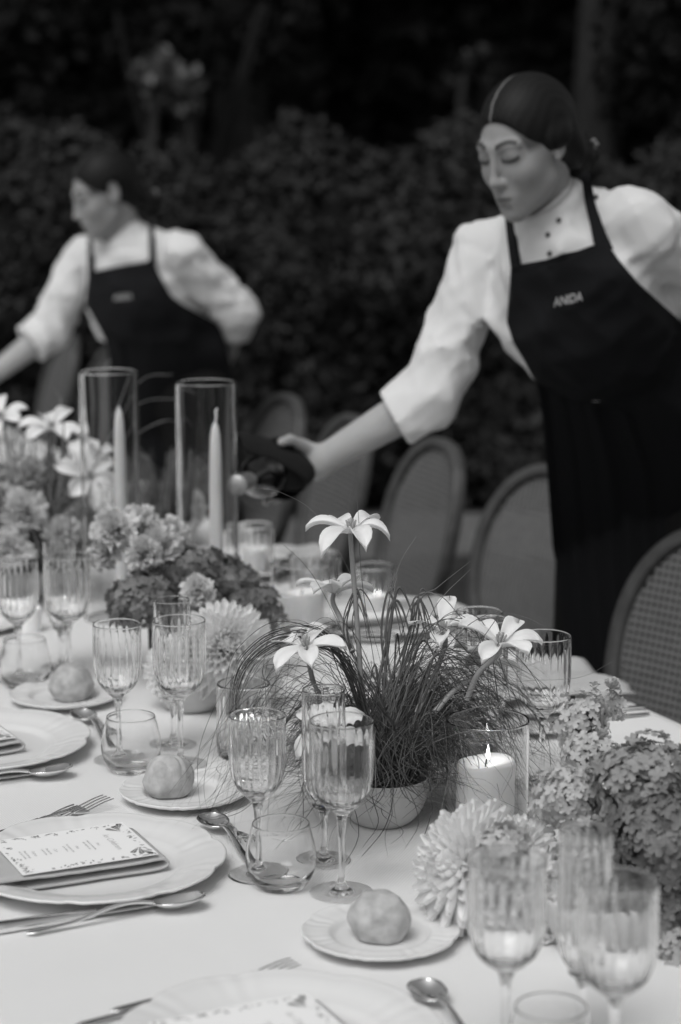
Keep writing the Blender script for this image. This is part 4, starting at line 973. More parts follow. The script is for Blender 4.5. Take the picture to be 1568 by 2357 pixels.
def make_card():
    """reads with its top towards +y"""
    root = empty('menu_card'); tag(root, cat='menu card', group='printed menu cards on napkins'); W_, H_ = .125, .160
    b = MB(); b.box(-W_ / 2, W_ / 2, -H_ / 2, H_ / 2, 0, .0007); seed(8)
    def lf(x, y, a, l, mi):
        c, s = math.cos(a), math.sin(a); pts = [(0, 0), (.35, .22), (.7, .16), (1, 0), (.7, -.16), (.35, -.22)]
        b.poly([(x + (u * c - v * s) * l, y + (u * s + v * c) * l, .00085) for u, v in pts], mi)
    for _ in range(150):
        e = U(0, 2 * (W_ + H_)); ins = abs(random.gauss(0, .004)) + .002
        if e < W_: x, y = e - W_ / 2, H_ / 2 - ins
        elif e < 2 * W_: x, y = e - 1.5 * W_, -H_ / 2 + ins
        elif e < 2 * W_ + H_: x, y = -W_ / 2 + ins, e - 2 * W_ - H_ / 2
        else: x, y = W_ / 2 - ins, e - 2 * W_ - 1.5 * H_
        l = U(.003, .0075)
        a = math.atan2(-y, -x) + U(-1.3, 1.3)
        x1, y1 = x + l * math.cos(a), y + l * math.sin(a)
        if abs(x1) < W_ / 2 - .0006 and abs(y1) < H_ / 2 - .0006: lf(x, y, a, l, random.choice((1, 2, 2)))
    for sx in (-1, 1):                       # feathery sprigs in the upper corners
        for q in range(3):
            x0, y0 = sx * (W_ / 2 - .004 - .006 * q), H_ / 2 - .006 - .010 * q; a0 = math.pi / 2 + sx * (1.9 - .5 * q)
            for k in range(13):
                x = x0 + math.cos(a0) * k * .0016; y = y0 + math.sin(a0) * k * .0016
                for sg in (-1, 1):
                    l = .0052 * (1 - k / 16); a = a0 + sg * .8
                    if abs(x + l * math.cos(a)) < W_ / 2 - .0005 and abs(y + l * math.sin(a)) < H_ / 2 - .0005: lf(x, y, a, l * 1.0, 1)
    txt(b, 'les Celebrem', .0105, 0, .043, 2, .00085, .35)
    y = .027
    for h, l1, l2 in (('Inici', 'Amanida de temporada', 'amb vinagreta suau'), ('Peix', 'Llom de peix al forn', 'amb verdures'), ('Carn', 'Filet amb salsa', 'i patates rosses'), ('Postres', 'Pastis de formatge', 'amb fruits vermells')):
        txt(b, h, .0058, 0, y, 2, .00085, .35); txt(b, l1, .0036, 0, y - .0075, 1, .00085); txt(b, l2, .0036, 0, y - .0130, 1, .00085); y -= .0255
    ob = b.build('printed_card', [M['card'], M['ink'], M['inkl']], root, smooth=False); return root
NAPS = [(-.246, -.358, 'middle left plate', 0), (.275, -.375, 'plate at the left edge', 4), (-.803, -.367, 'plate at the bottom edge', 0), (.78, -.36, 'third plate at the far left', 0)]
for s_, t_, w_, r_ in NAPS:
    # local +x of the napkin = +n
    place('nap', make_napkin, tp(s_, t_, TZ + .0062), TA + R(r_), 'folded grey linen napkin on the ' + w_)
    c_ = place('card', make_card, tp(s_ + .004, t_ - .028, TZ + .0262), TA - R(90) + R(r_), 'menu card with leafy border on the ' + w_)
    c_.rotation_euler = (R(.3), 0, TA - R(90) + R(r_)); c_.location.z += .0006
# napkin laid over the far plate and hanging over the table edge
b = MB(); rows = []
for i in range(25):
    t = -.20 + .38 * i / 24; row = []
    for k in range(17):
        s_ = -.085 + .17 * k / 16; tt = .42 + t; edge = tt - .603
        z = .034 - .10 * max(0, tt - .50) + .007 * nz(s_, t, 4, 14) + .004 * math.sin(s_ * 55 + t * 20) + .010 * math.exp(-((s_ - .06) / .03) ** 2); 
        if edge > -.03: z = z - (edge + .03) ** 2 * 6
        if edge > 0: z = z - edge * .75; tt = .603 + .006 + edge * .5 + .01 * math.sin(s_ * 50)
        if abs(k - 8) > 6: z -= .006
        p = tp(.19 + s_, tt, TZ + max(z, .006) if edge <= 0 else TZ + z); row.append(p - tp(.19, .42))
    rows.append(row)
b.grid(rows); dn = empty('draped_napkin', tp(.19, .42), 0, 'grey napkin draped over a far plate and the table edge at the right', 'napkin'); ob = b.build('cloth', M['napkin'], dn); md = ob.modifiers.new('s', 'SOLIDIFY'); md.thickness = .004
for s_, w_ in ((.72, 'far plate behind the bent grass'), (1.25, 'far plate below the bottle')):
    place('nap', make_napkin, tp(s_, .43, TZ + .0062), TA + R(180), 'folded grey linen napkin on the ' + w_); place('card', make_card, tp(s_, .43, TZ + .0266), TA + R(90), 'menu card on the ' + w_)

# ------------------------------------------------------------------ flowers
def petal_grid(L, w, nseg, curve, cup, base, f, u, start=0., tip=.0, wk=3, prof=None):
    """ribbon petal from base along direction f, up u; curve(t) lifts along u; returns grid rows"""
    f = f.normalized(); side = f.cross(u).normalized(); u = side.cross(f); rows = []
    for i in range(nseg + 1):
        t = i / nseg; ww = w * (prof(t) if prof else math.sin(math.pi * min(1, t * .93 + .07)) ** .7); r = []
        for k in range(-wk, wk + 1):
            v = k / wk; r.append(base + f * (start + L * t) + u * (curve(t) + cup * v * v * w) + side * v * ww)
        rows.append(r)
    return rows
def star_flower(parent, base, centre, axis, size, spin=0, face=1.0, name='white_flower', up=1.0):
    """six-petalled open flower on a stem; petals arch out and bend down at the tips"""
    ax_ = axis.normalized(); fl = MB(); a0 = ax_.orthogonal().normalized()
    for k in range(6):
        f = a0.copy(); f.rotate(Matrix.Rotation(spin + k * math.pi / 3 + U(-.2, .2), 3, ax_)); lift = U(.18, .32) if k % 2 else U(.28, .46); dr = U(.40, .62) * face
        zs_ = size * U(.88, 1.1); rows = petal_grid(zs_, size * .285, 9, lambda t: size * (lift * up * 1.55 * t - dr * 1.25 * t ** 3.2) , .55, centre, f, ax_, .003, prof=lambda t: (.30 + 1.15 * t) * (1 - t ** 4.2) ** .75 if t < .999 else .06)
        fl.grid(rows)
    root = fl.build(name, M['petal'], parent); md = root.modifiers.new('s', 'SOLIDIFY'); md.thickness = .0005
    s = MB(); mid_ = (base + centre) / 2 + Vector((U(-1, 1), U(-1, 1), 0)) * .006; s.tube(cr([base, mid_, centre - ax_ * .012, centre], 6), [.0036 - .0008 * k / 18 for k in range(19)], 10); s.build('stem', M['stem'], root)
    p = MB()
    for k in range(6):
        d = a0.copy(); d.rotate(Matrix.Rotation(k * 1.05 + .3, 3, ax_)); p.tube(cr([centre, centre + ax_ * .008 + d * .003, centre + ax_ * .017 + d * .006], 3), [.0006, .0006, .0008, .0013, .0015, .0014, .001], 6)
    p.tube([centre, centre + ax_ * .012, centre + ax_ * .018, centre + ax_ * .020], [.0022, .0018, .0024, .001], 8); p.build('stamens', M['pistil'], root); return root
def chrysanthemum(parent, c, axis, r, n=150, depth=.55, m='mum'):
    ax_ = axis.normalized(); a0 = ax_.orthogonal().normalized(); b = MB()
    for k in range(n):
        q = k / n; ang = k * 2.39996; d = a0.copy(); d.rotate(Matrix.Rotation(ang, 3, ax_)); el_ = 1.35 * (1 - q) ** 1.1 - .38 * q   # inner petals upright
        L = r * (.36 + .66 * q ** .7) * U(.9, 1.08); f = d * math.cos(el_) + ax_ * math.sin(el_); u = ax_ * math.cos(el_) - d * math.sin(el_)
        b.grid(petal_grid(L, r * (.075 + .065 * q), 6, lambda t: r * (.16 * (1 - q) * t * t - .14 * q * t * t + .05 * q * t), .9, c + d * r * .06 * q + ax_ * r * .08 * (1 - q), f, u, 0, wk=2, prof=lambda t: (.45 + .7 * t) * (1 - t ** 4) ** .6 if t < .999 else .15))
    ob = b.build('chrysanthemum', M[m], parent); b = MB(); b.lathe([(.0001, .004), (r * .1, .002), (r * .16, -.006), (r * .05, -.014)], 14); ob2 = b.build('flower_eye', M['pistil'], ob, loc=c); ob2.rotation_euler = ax_.to_track_quat('Z', 'Y').to_euler()
    return ob
def hydrangea(parent, c, rx, rz, n, m, ps=.0105, name='hydrangea', rt=None, axis=None, lump=.38):
    b = MB()
    for k in range(n):
        z = 1 - 1.75 * (k + .5) / n; a = k * 2.39996; rr = math.sqrt(max(0, 1 - z * z)); nv = Vector((rr * math.cos(a), rr * math.sin(a), z)); q = 1 + lump * nz(nv.x + c.x * 9, nv.y, nv.z, 2.2) + U(-.10, .06)
        p = c + Vector((nv.x * rx, nv.y * rx, nv.z * rz)) * q; nn = (nv + Vector((U(-1, 1), U(-1, 1), U(-1, 1))) * .6).normalized(); t = nn.orthogonal().normalized(); t.rotate(Matrix.Rotation(U(0, 6.28), 3, nn)); s_ = ps * U(.75, 1.2)
        for j in range(4):
            f = t.copy(); f.rotate(Matrix.Rotation(j * math.pi / 2 + U(-.1, .1), 3, nn)); sd_ = nn.cross(f); lf_ = U(-.1, .35)
            P = [p, p + f * s_ * .35 + sd_ * s_ * .36 + nn * s_ * lf_ * .4, p + f * s_ * .85 + sd_ * s_ * .40 + nn * s_ * lf_, p + f * s_ * 1.08 + nn * s_ * (lf_ - .12), p + f * s_ * .85 - sd_ * s_ * .40 + nn * s_ * lf_, p + f * s_ * .35 - sd_ * s_ * .36 + nn * s_ * lf_ * .4, p + f * s_ * .6 + nn * s_ * (lf_ * .3 - .08)]
            o_ = len(b.v); b.v += [tuple(x) for x in P]
            for x, y in ((0, 1), (1, 2), (2, 3), (3, 4), (4, 5), (5, 0)): b.f.append((o_ + x, o_ + y, o_ + 6)); b.m.append(0)
    ob = b.build(name, M[m], parent, smooth=True)
    s = MB(); s.lathe([(.001, rz * .55), (rx * .5, rz * .35), (rx * .62, 0), (rx * .35, -rz * .45), (.004, -rz * .6), (.003, -rz - .03)], 16, centre=c); s.build('stalks', M['leaf'], ob); return ob
def carnation(parent, c, axis, r, m='carn', n=64):
    ax_ = axis.normalized(); a0 = ax_.orthogonal().normalized(); b = MB()
    for k in range(n):
        q = (k + .5) / n; ang = k * 2.39996; d = a0.copy(); d.rotate(Matrix.Rotation(ang, 3, ax_)); el_ = 1.4 * (1 - q) - .25 * q; f = d * math.cos(el_) + ax_ * math.sin(el_); u = ax_ * math.cos(el_) - d * math.sin(el_); f = (f + Vector((U(-1, 1), U(-1, 1), U(-1, 1))) * .30).normalized(); sd_ = f.cross(u); rows = []; ph = U(0, 6); L_ = U(.7, 1.1); tw = U(-.5, .5)
        for i in range(6):
            t = i / 5; row = []
            for j in range(-9, 10):
                v = j / 9; row.append(c + f * r * t * L_ * (1 - .30 * v * v) + sd_ * v * r * .42 * t ** .7 * (1 - .25 * t * t * v * v) + (u + d * tw) * r * (.13 * t * t * math.sin(v * 6 + ph) + .08 * t * t * math.sin(v * 15 + ph * 2)) + f * r * .05 * t * math.sin(v * 13 + ph))
            rows.append(row)
        b.grid(rows)
    return b.build('ruffled_flower', M[m], parent)
def bowl(parent, c, r, h, m='chinab'):
    b = MB(); b.lathe(densify([(.0002, .001), (r * .45, 0), (r * .55, .001), (r * .78, h * .25), (r * .93, h * .6), (r, h * .97), (r * .985, h), (r * .94, h * .97), (r * .86, h * .6), (r * .6, h * .3), (.0002, h * .2)], 3), 64, lambda a, q, z, i: (q, z * (1 + .012 * math.sin(2 * a + 1)))); return b.build('bowl', M[m], parent, loc=c)
def blade(b, P, w, mi=0, flat=.35, taper=True, n=None):
    k = len(P); b.tube(P, [w * ((1 - (i / (k - 1)) ** 3 * .75) if taper else 1) for i in range(k)], 4, mi, cap=False, flat=flat)

# 1. grass bowl with white star flowers, in focus
def Q(x, y, Y): return at(x, y, Y)
root1 = empty('flower_arrangement', tp(-.233, .013), 0, 'stone bowl of wild dark grass with tall white star flowers, in sharp focus', 'flower arrangement', 'flower bowls down the middle of the table'); O1 = tp(-.233, .013)
Y1 = O1.y; bowl(root1, Vector((0, 0, 0)), .061, .062)
seed(21); g = MB()
tips = O1 + Vector((0, 0, .055))
def strand(a, reach, rise, drop, w, mi=0, wob=.015, start=.03, kink=True):
    if wob > .02 and random.random() < .6: wob *= .25; rise = U(-.015, rise + .03); drop *= .6; reach *= U(.55, .95)
    d = Vector((math.cos(a), math.sin(a), 0)); sd_ = Vector((-d.y, d.x, 0)); b0 = O1 + d * U(0, start) + Vector((0, 0, .045)) + sd_ * U(-.015, .015)
    pts = [b0, b0 + d * reach * .22 + Vector((0, 0, rise * .62)) + sd_ * U(-1, 1) * wob, b0 + d * reach * .55 + Vector((0, 0, rise)) + sd_ * U(-1, 1) * wob * 2, b0 + d * reach * .85 + Vector((0, 0, rise * .7 - drop * .45)) + sd_ * U(-1, 1) * wob * 2.5, b0 + d * reach + Vector((0, 0, rise * .4 - drop)) + sd_ * U(-1, 1) * wob * 3]
    P = [p for p in cr(pts, 5)]; P = [Vector((p.x, p.y, max(p.z, TZ + .003))) - O1 for p in P]; blade(g, P, w, mi)
for k in range(1000):                                   # wiry fine mass
    a = U(0, 6.283); rr = U(.55, 1.0); a = a + (math.pi if 3.9 < a < 5.2 and random.random() < .88 else 0); a = U(.35, 1.3) if (a > 5.0 or a < .3) and random.random() < .85 else a; a = U(1.2, 2.4) if 2.9 < a < 3.9 and random.random() < .5 else a; strand(a, .25 * rr, U(.01, .13), U(.0, .075), U(.00035, .0007), random.choice((0, 0, 0, 2)), .022)
for k in range(430):                                   # short dense core
    a = U(0, 6.283); strand(a, U(.04, .12), U(.04, .10), U(-.02, .03), U(.0005, .0010), random.choice((0, 0, 1)), .012)
for k in range(170): 
    a = U(.25, 1.3); strand(a, U(.13, .21), U(.03, .11), U(.0, .07), U(.0004, .0007), 2, .035)
for k in range(30):                                    # upright broad tuft, bending over
    a = U(-.9, 2.2); d = Vector((math.cos(a), math.sin(a) * .6, 0)); h_ = U(.09, .185); r_ = U(.02, .075); b0 = Vector((.010, 0, .045)) + d * U(0, .02)
    if random.random() < .6: pts = [b0, b0 + d * r_ * .4 + Vector((0, 0, h_ * .6)), b0 + d * r_ * .9 + Vector((0, 0, h_)), b0 + d * r_ * 1.4 + Vector((0, 0, h_ * .93)), b0 + d * r_ * 2.0 + Vector((0, 0, h_ * .55))]
    else: pts = [b0, b0 + d * r_ * .5 + Vector((0, 0, h_ * .5)), b0 + d * r_ + Vector((0, 0, h_))]
    blade(g, cr(pts, 6), U(.0008, .0017), 1, .3)
def pxs(pts, w, mi=1, flat=.4, Y=None): blade(g, [p - O1 for p in cr([Q(x, y, (Y or Y1) + dz) for x, y, dz in pts], 7)], w, mi, flat)
for k in range(24):                                    # bundle arching over to the left and down
    j = random.gauss(0, 1); o_ = random.gauss(0, 6)
    q1, q2 = U(-10, 10), U(-14, 14); pxs([(850 + o_, 1700, 0), (800 + o_ + q1, 1540 + j * 8 + q2, -.01), (730 + q2, 1470 + j * 9 + q1, -.02), (640 + j * 5, 1470 + j * 12, -.03), (570 + j * 8, 1520 + j * 8, -.04), (541 + j * 6, 1590 + j * 10, -.045), (538 + j * 7, 1640 + U(-20, 90), -.05)], U(.0006, .0013), random.choice((0, 1, 0)))
for e in ([(600, 1500, -.03), (520, 1580, -.05), (465, 1700, -.07), (455, 1790, -.08), (466, 1895, -.09)], [(640, 1480, -.03), (560, 1545, -.05), (497, 1680, -.07), (470, 1800, -.08), (480, 1878, -.09)], [(650, 1540, -.02), (560, 1700, -.05), (520, 1790, -.07), (488, 1860, -.08), (482, 1885, -.08)],
          [(620, 1810, -.04), (560, 1865, -.06), (505, 1884, -.07), (478, 1886, -.075)], [(640, 1800, -.04), (570, 1850, -.06), (510, 1876, -.07), (476, 1884, -.075)], [(880, 1640, -.02), (905, 1800, -.08), (888, 1900, -.11), (826, 1980, -.13)], [(960, 1700, 0), (993, 1830, -.05), (985, 1900, -.06), (946, 1995, -.08)]):
    pxs([(860, 1700, 0)] * 0 + e, .0008, 0)
for e in ([(860, 1640, 0), (800, 1480, 0), (724, 1330, .0), (660, 1260, 0), (627, 1239, 0)], [(905, 1640, 0), (840, 1400, .02), (740, 1200, .02), (650, 1135, .02), (578, 1123, .02)], [(880, 1640, 0), (835, 1350, .01), (826, 1200, .01), (822, 1148, .01)],
          [(870, 1640, 0), (890, 1420, 0), (920, 1300, 0), (958, 1235, 0)], [(900, 1640, 0), (960, 1400, 0), (1010, 1350, 0), (1083, 1292, 0)], [(930, 1560, 0), (1000, 1400, 0), (1083, 1310, 0)],
          [(950, 1660, 0), (1030, 1490, -.02), (1120, 1415, -.03), (1200, 1418, -.03), (1268, 1450, -.04)], [(980, 1700, 0), (1060, 1600, -.03), (1180, 1570, -.05), (1330, 1560, -.06), (1408, 1524, -.06)], [(940, 1640, 0), (1010, 1500, -.03), (1110, 1540, -.05), (1220, 1640, -.07), (1300, 1760, -.08)],
          [(900, 1620, 0), (960, 1430, -.01), (1040, 1530, -.03), (1150, 1620, -.05), (1270, 1700, -.07)], [(900, 1560, 0), (950, 1385, 0), (1010, 1370, 0), (1060, 1420, 0), (1080, 1440, 0)], [(1000, 1640, -.02), (1090, 1500, -.05), (1145, 1420, -.05), (1150, 1395, -.05)]):
    pxs(e, .0007, random.choice((1, 2)))
for k in range(230):                                   # pale wiry spread to the right, behind the candle
    x1, y1 = U(1010, 1290), U(1470, 1800); dz = U(.0, .09); x0, y0 = 885 + U(-40, 60), 1660 + U(-40, 60); sag = U(20, 120)
    pxs([(x0, y0, 0), (x0 + (x1 - x0) * .35, y0 + (y1 - y0) * .35 - sag + U(-25, 25), dz * .5), (x0 + (x1 - x0) * .7, y0 + (y1 - y0) * .7 - sag * .8 + U(-25, 25), dz), (x1, y1, dz)], U(.00035, .0007), random.choice((0, 1, 2, 2)))
for k in range(60):                                    # long thin arcs falling to both sides
    if k % 2: xe, ye, xm, ym = U(465, 640), U(1640, 1930), U(600, 720), U(1440, 1560); z1, z2 = -.03, -.07
    else: xe, ye, xm, ym = U(1120, 1300), U(1560, 1830), U(1000, 1120), U(1420, 1560); z1, z2 = .0, .04
    x0 = 875 + U(-40, 50); pxs([(x0, 1670, 0), ((x0 + xm) / 2, ym + U(0, 40), z1 * .5), (xm, ym, z1), ((xm + xe) / 2 + (xe - xm) * .12, (ym * 1.15 + ye * .85) / 2, (z1 + z2) / 2), (xe, ye, z2)], U(.0004, .0009), random.choice((0, 1, 1, 2)))
for k in range(150):                                   # short stiff needles to the left
    an = U(2.3, 4.0); x0, y0 = 830 + U(-60, 30), 1660 + U(-60, 80); L_ = U(110, 250); x1, y1 = x0 + L_ * math.cos(an), y0 - L_ * math.sin(an) * .8 + 30
    pxs([(x0, y0, 0), ((x0 + x1) / 2, (y0 + y1) / 2 - U(0, 25), -.02), (x1, y1, -.05)], U(.0004, .0007), 0)
for k in range(14):                                    # folded broad loops
    x0 = random.choice((820, 900, 955)) + U(-10, 14); h_ = U(-14, 20); s_ = U(16, 46); pxs([(870 + U(-25, 45), 1640, 0), (x0 - s_ * .5, 1470, .0), (x0, 1372 + h_, .0), (x0 + s_ * .6, 1390 + h_, 0), (x0 + s_ * 1.3, 1470 + h_, -.01)], U(.0012, .002), 1)
g.build('grass', [M['grass'], M['grassb'], M['grassl']], root1)
def Fl(x, y, dY, bx, by, size, axis, spin, face=1, up=1): 
    return star_flower(root1, Q(bx, by, Y1) - O1, Q(x, y, Y1 + dY) - O1, Vector(axis), size, spin, face, up=up)
Fl(808, 1228, 0, 838, 1690, .049, (0, -.10, 1), .25, 1.0)
Fl(768, 1366, .05, 812, 1500, .045, (.05, .10, 1), .1, .6)
Fl(706, 1495, -.04, 745, 1640, .047, (-.15, -.32, 1), .0, .8)
Fl(1022, 1462, .02, 960, 1640, .047, (-.15, -.12, 1), .6, .6, 1.35)
Fl(1150, 1488, -.02, 1075, 1610, .047, (.12, -.30, .95), .3, .75, 1.25)
Fl(760, 1690, -.09, 850, 1800, .046, (-.2, -.8, .8), .5, .9)
seed(31); Fl(1110, 1530, .03, 1000, 1640, .040, (.3, .5, 1), .2, .5)

# 2. near right arrangement, out of focus
O2 = tp(-.700, .035); root2 = empty('flower_arrangement', O2, 0, 'blurred bowl of cream chrysanthemums and grey hydrangeas at the right edge, nearest the camera', 'flower arrangement', 'flower bowls down the middle of the table')
bowl(root2, Vector((0, 0, 0)), .06, .06); seed(41); q = lambda x, y, Y: Q(x, y, Y) - O2
chrysanthemum(root2, q(1080, 2004, 2.16), Vector((-.72, -.45, .30)), .077, 190)
chrysanthemum(root2, q(1190, 1962, 2.23), Vector((-.05, -.35, .9)), .055, 130)
for x, y, Y, s_ in ((1150, 2060, 2.13, .022), (1200, 2120, 2.12, .02), (1255, 2150, 2.12, .022), (1290, 2060, 2.1, .02), (1120, 2110, 2.14, .018), (1240, 1990, 2.1, .02)): carnation(root2, q(x, y, Y), Vector((U(-.6, 0), -.8, U(-.2, .4))), s_, 'mum', 16)
hydrangea(root2, q(1340, 1660, 2.34), .024, .036, 130, 'hydl', .0065, lump=.8); hydrangea(root2, q(1392, 1625, 2.37), .018, .018, 60, 'hydl', .0065, lump=.8)
hydrangea(root2, q(1360, 1752, 2.30), .033, .030, 170, 'hydl', .0066, lump=.3)
hydrangea(root2, q(1310, 1840, 2.24), .036, .034, 200, 'hydl', .0068)
hydrangea(root2, q(1160, 1942, 2.12), .026, .018, 70, 'hydl', .0075)
hydrangea(root2, q(1490, 1825, 2.22), .060, .055, 420, 'hydm', .0088)
hydrangea(root2, q(1535, 1960, 2.16), .060, .068, 460, 'hydd', .0092)
hydrangea(root2, q(1430, 1990, 2.20), .048, .055, 340, 'hydm', .0088)
hydrangea(root2, q(1500, 2120, 2.14), .055, .055, 380, 'hydd', .0088)
hydrangea(root2, q(1575, 2230, 2.10), .050, .055, 320, 'hydm', .0088)
hydrangea(root2, q(1330, 2030, 2.16), .034, .040, 180, 'hydl', .0075)
for e in ([(1350, 1830, 2.3), (1380, 1740, 2.33), (1350, 1660, 2.34)], [(1400, 1830, 2.3), (1400, 1740, 2.33), (1385, 1650, 2.35), (1420, 1590, 2.36)], [(1360, 1960, 2.2), (1380, 1850, 2.3)], [(1400, 2190, 2.14), (1420, 2060, 2.14)]): s = MB(); s.tube(cr([q(*p) for p in e], 5), .0022, 6); s.build('flower_stalk', M['stem'], root2)
carnation(root2, q(1405, 1585, 2.36), Vector((.6, -.2, .5)), .016, 'hydl', 14)

# 3. chrysanthemum bowl left of centre
O3 = tp(.355, -.012); root3 = empty('flower_arrangement', O3, 0, 'grey bowl with white chrysanthemum, ruffled flowers and dusky hydrangea left of centre', 'flower arrangement', 'flower bowls down the middle of the table')
bowl(root3, Vector((0, 0, 0)), .062, .06); seed(51); q = lambda x, y, Y: Q(x, y, Y) - O3
chrysanthemum(root3, q(520, 1490, 2.99), Vector((.15, -.85, .45)), .074, 190)
chrysanthemum(root3, q(575, 1560, 3.03), Vector((.5, -.7, .05)), .060, 120)
chrysanthemum(root3, q(395, 1540, 3.02), Vector((-.7, -.5, .15)), .055, 110)
hydrangea(root3, q(345, 1385, 3.16), .058, .045, 340, 'hydd', .0080); hydrangea(root3, q(500, 1350, 3.28), .062, .045, 360, 'hydd', .0084); hydrangea(root3, q(430, 1325, 3.26), .062, .045, 360, 'hydd', .0084); hydrangea(root3, q(585, 1405, 3.22), .040, .040, 200, 'hydd', .0080); hydrangea(root3, q(300, 1390, 3.24), .035, .035, 150, 'hydd', .0080); hydrangea(root3, q(450, 1430, 3.14), .05, .04, 240, 'hydd', .0080)
for x, y, Y, r_, ax_ in ((268, 1225, 3.22, .040, (-.4, -.6, .7)), (320, 1215, 3.26, .038, (.1, -.5, .9)), (372, 1258, 3.24, .034, (.5, -.6, .5)), (245, 1275, 3.22, .030, (-.7, -.5, .1)), (330, 1275, 3.18, .030, (0, -.8, .3)), (455, 1362, 3.08, .028, (.1, -.6, .8)), (395, 1230, 3.3, .03, (.4, -.4, .8))): carnation(root3, q(x, y, Y), Vector(ax_), r_)
for e in ([(430, 1560, 3.1), (360, 1400, 3.2), (300, 1260, 3.24)], [(440, 1560, 3.1), (400, 1400, 3.2), (365, 1270, 3.24)], [(450, 1570, 3.06), (520, 1520, 3.02)], [(440, 1580, 3.06), (400, 1545, 3.04)], [(460, 1575, 3.06), (560, 1560, 3.05)]): s = MB(); s.tube(cr([q(*p) for p in e], 5), .0025, 6); s.build('flower_stalk', M['stem'], root3)

# 4. far left arrangement of grasses, star flowers and pale blooms
O4 = tp(1.18, -.03); root4 = empty('flower_arrangement', O4, 0, 'tall blurred arrangement of grasses and white star flowers at the left edge', 'flower arrangement', 'flower bowls down the middle of the table')
bowl(root4, Vector((0, 0, 0)), .065, .06); seed(61); q = lambda x, y, Y: Q(x, y, Y) - O4; Y4 = O4.y
g = MB()
for k in range(240):
    a = U(0, 6.283); d = Vector((math.cos(a), math.sin(a), 0)); h_ = U(.05, .20); rr = U(.04, .20); b0 = d * U(0, .03) + Vector((0, 0, .05)); g_ = [b0, b0 + d * rr * .3 + Vector((0, 0, h_ * .7)), b0 + d * rr * .7 + Vector((0, 0, h_)), b0 + d * rr * 1.1 + Vector((0, 0, h_ * U(.3, .8)))]; blade(g, [Vector((p.x, p.y, max(.004, p.z))) for p in cr(g_, 5)], U(.0008, .0019), random.choice((0, 1, 2, 2, 2)), .4)
for e in ([(150, 1260, 0), (95, 1160, -.02), (40, 1150, 0), (10, 1230, 0)], [(110, 1200, 0), (180, 1240, -.06), (240, 1330, -.1)], [(110, 1010, 0), (140, 930, .1), (125, 895, .1)], [(230, 1080, .1), (300, 1010, .2), (380, 968, .2), (430, 985, .25)], [(240, 1020, .1), (320, 930, .2), (400, 918, .25), (440, 922, .25)], [(260, 960, .1), (330, 872, .2), (400, 862, .2)], [(60, 1250, 0), (50, 1060, .05), (90, 960, .1)], [(70, 1300, 0), (30, 1060, .05), (20, 930, .1)]): blade(g, cr([q(x, y, Y4 + dz) for x, y, dz in e], 6), .0016, 2, .5)
for k in range(80):
    x0 = U(-10, 150); x1 = x0 + U(-70, 60); y1 = U(930, 1120); dz = U(-.05, .3); P = cr([q(x0 * .5 + 50, 1290, Y4 + dz), q((x0 + x1) / 2, (1290 + y1) / 2, Y4 + dz), q(x1, y1, Y4 + dz)], 5); blade(g, P, U(.0014, .0032), 2, .3)
g.build('grass', [M['grass'], M['grassb'], M['grassl']], root4)
def F4(x, y, Y, size, axis, spin, bx=110, by=1330): star_flower(root4, q(bx, by, Y4), q(x, y, Y), Vector(axis), size, spin, .7)
F4(118, 990, Y4 + .02, .058, (.1, -.35, .9), .2); F4(196, 1098, Y4 - .06, .060, (.35, -.7, .5), .0, 150, 1300); F4(5, 965, Y4 + .1, .05, (-.2, -.5, .8), .5, 60, 1300); F4(215, 1050, Y4 + .12, .045, (.5, -.2, .8), .3, 160, 1300)
for x, y, Y, r_, ax_, m_ in ((60, 1180, Y4 - .08, .05, (-.2, -.8, .5), 'carn'), (10, 1170, Y4 - .05, .05, (-.5, -.8, .4), 'carn'), (140, 1230, Y4 - .08, .04, (.5, -.8, .3), 'carn'), (190, 1260, Y4 - .05, .035, (.6, -.6, .2), 'hydl'), (20, 1260, Y4 - .1, .055, (-.3, -.8, .3), 'mum'), (75, 1090, Y4, .035, (-.1, -.8, .4), 'hydl'), (185, 1195, Y4, .03, (.5, -.5, .6), 'hydl')): carnation(root4, q(x, y, Y), Vector(ax_), r_, m_, 30)
for x, y, r_ in ((100, 1120, .045), (150, 1170, .045), (40, 1110, .045), (110, 1300, .05)): hydrangea(root4, q(x, y, Y4 + .06), r_, r_, 120, 'hydm', .011)
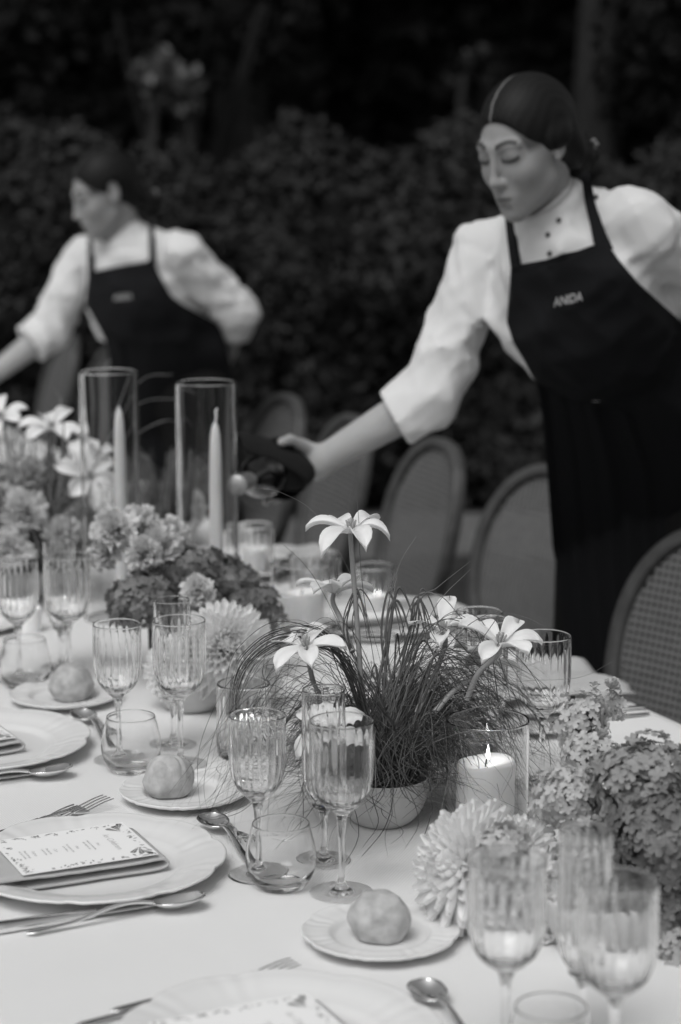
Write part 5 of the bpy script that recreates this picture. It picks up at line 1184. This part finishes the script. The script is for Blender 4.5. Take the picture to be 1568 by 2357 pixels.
# 5. far arrangement of fine grass
O5 = tp(1.58, .40); root5 = empty('flower_arrangement', O5, 0, 'low far arrangement of fine dry grass between the tall cylinders', 'flower arrangement', 'flower bowls down the middle of the table')
bowl(root5, Vector((0, 0, 0)), .06, .055); seed(71); g = MB()
for k in range(260):
    a = U(0, 6.283); d = Vector((math.cos(a), math.sin(a), 0)); h_ = U(.03, .13); rr = U(.06, .17); b0 = d * U(0, .03) + Vector((0, 0, .05)); blade(g, [Vector((p.x, p.y, max(.004, p.z))) for p in cr([b0, b0 + d * rr * .4 + Vector((0, 0, h_)), b0 + d * rr * .8 + Vector((0, 0, h_ * .9)), b0 + d * rr * 1.1 + Vector((0, 0, h_ * .3))], 4)], U(.0007, .0014), random.choice((0, 2, 2)), .4)
g.build('grass', [M['grass'], M['grassb'], M['grassl']], root5)
for k in range(6):
    a = U(0, 6.28); carnation(root5, Vector((math.cos(a) * .08, math.sin(a) * .06, U(.06, .10))), Vector((math.cos(a), -.8, .6)), .032, random.choice(('mum', 'carn')), 22)
O6 = tp(2.05, -.02); root6 = empty('flower_arrangement', O6, 0, 'farthest arrangement at the end of the table, hidden mostly by nearer flowers', 'flower arrangement', 'flower bowls down the middle of the table')
bowl(root6, Vector((0, 0, 0)), .06, .06); g = MB()
for k in range(330):
    a = U(0, 6.283); d = Vector((math.cos(a), math.sin(a), 0)); h_ = U(.04, .24); rr = U(.06, .28); b0 = d * U(0, .03) + Vector((0, 0, .05)); blade(g, [Vector((p.x, p.y, max(.004, p.z))) for p in cr([b0, b0 + d * rr * .35 + Vector((0, 0, h_)), b0 + d * rr * .8 + Vector((0, 0, h_ * .9)), b0 + d * rr * 1.1 + Vector((0, 0, h_ * .3))], 4)], U(.001, .0022), random.choice((0, 1, 2, 2)), .4)
g.build('grass', [M['grass'], M['grassb'], M['grassl']], root6)
for k in range(5):
    a = k * 1.3; hydrangea(root6, Vector((math.cos(a) * .13, math.sin(a) * .12, .10 + .03 * (k % 2))), .06, .05, 90, random.choice(('hydl', 'hydm')), .014)
for k in range(7):
    a = k * .9; carnation(root6, Vector((math.cos(a) * .07, math.sin(a) * .07, .09 + .05 * (k % 2))), Vector((math.cos(a), math.sin(a), .8)), .045, random.choice(('mum', 'carn')), 20)
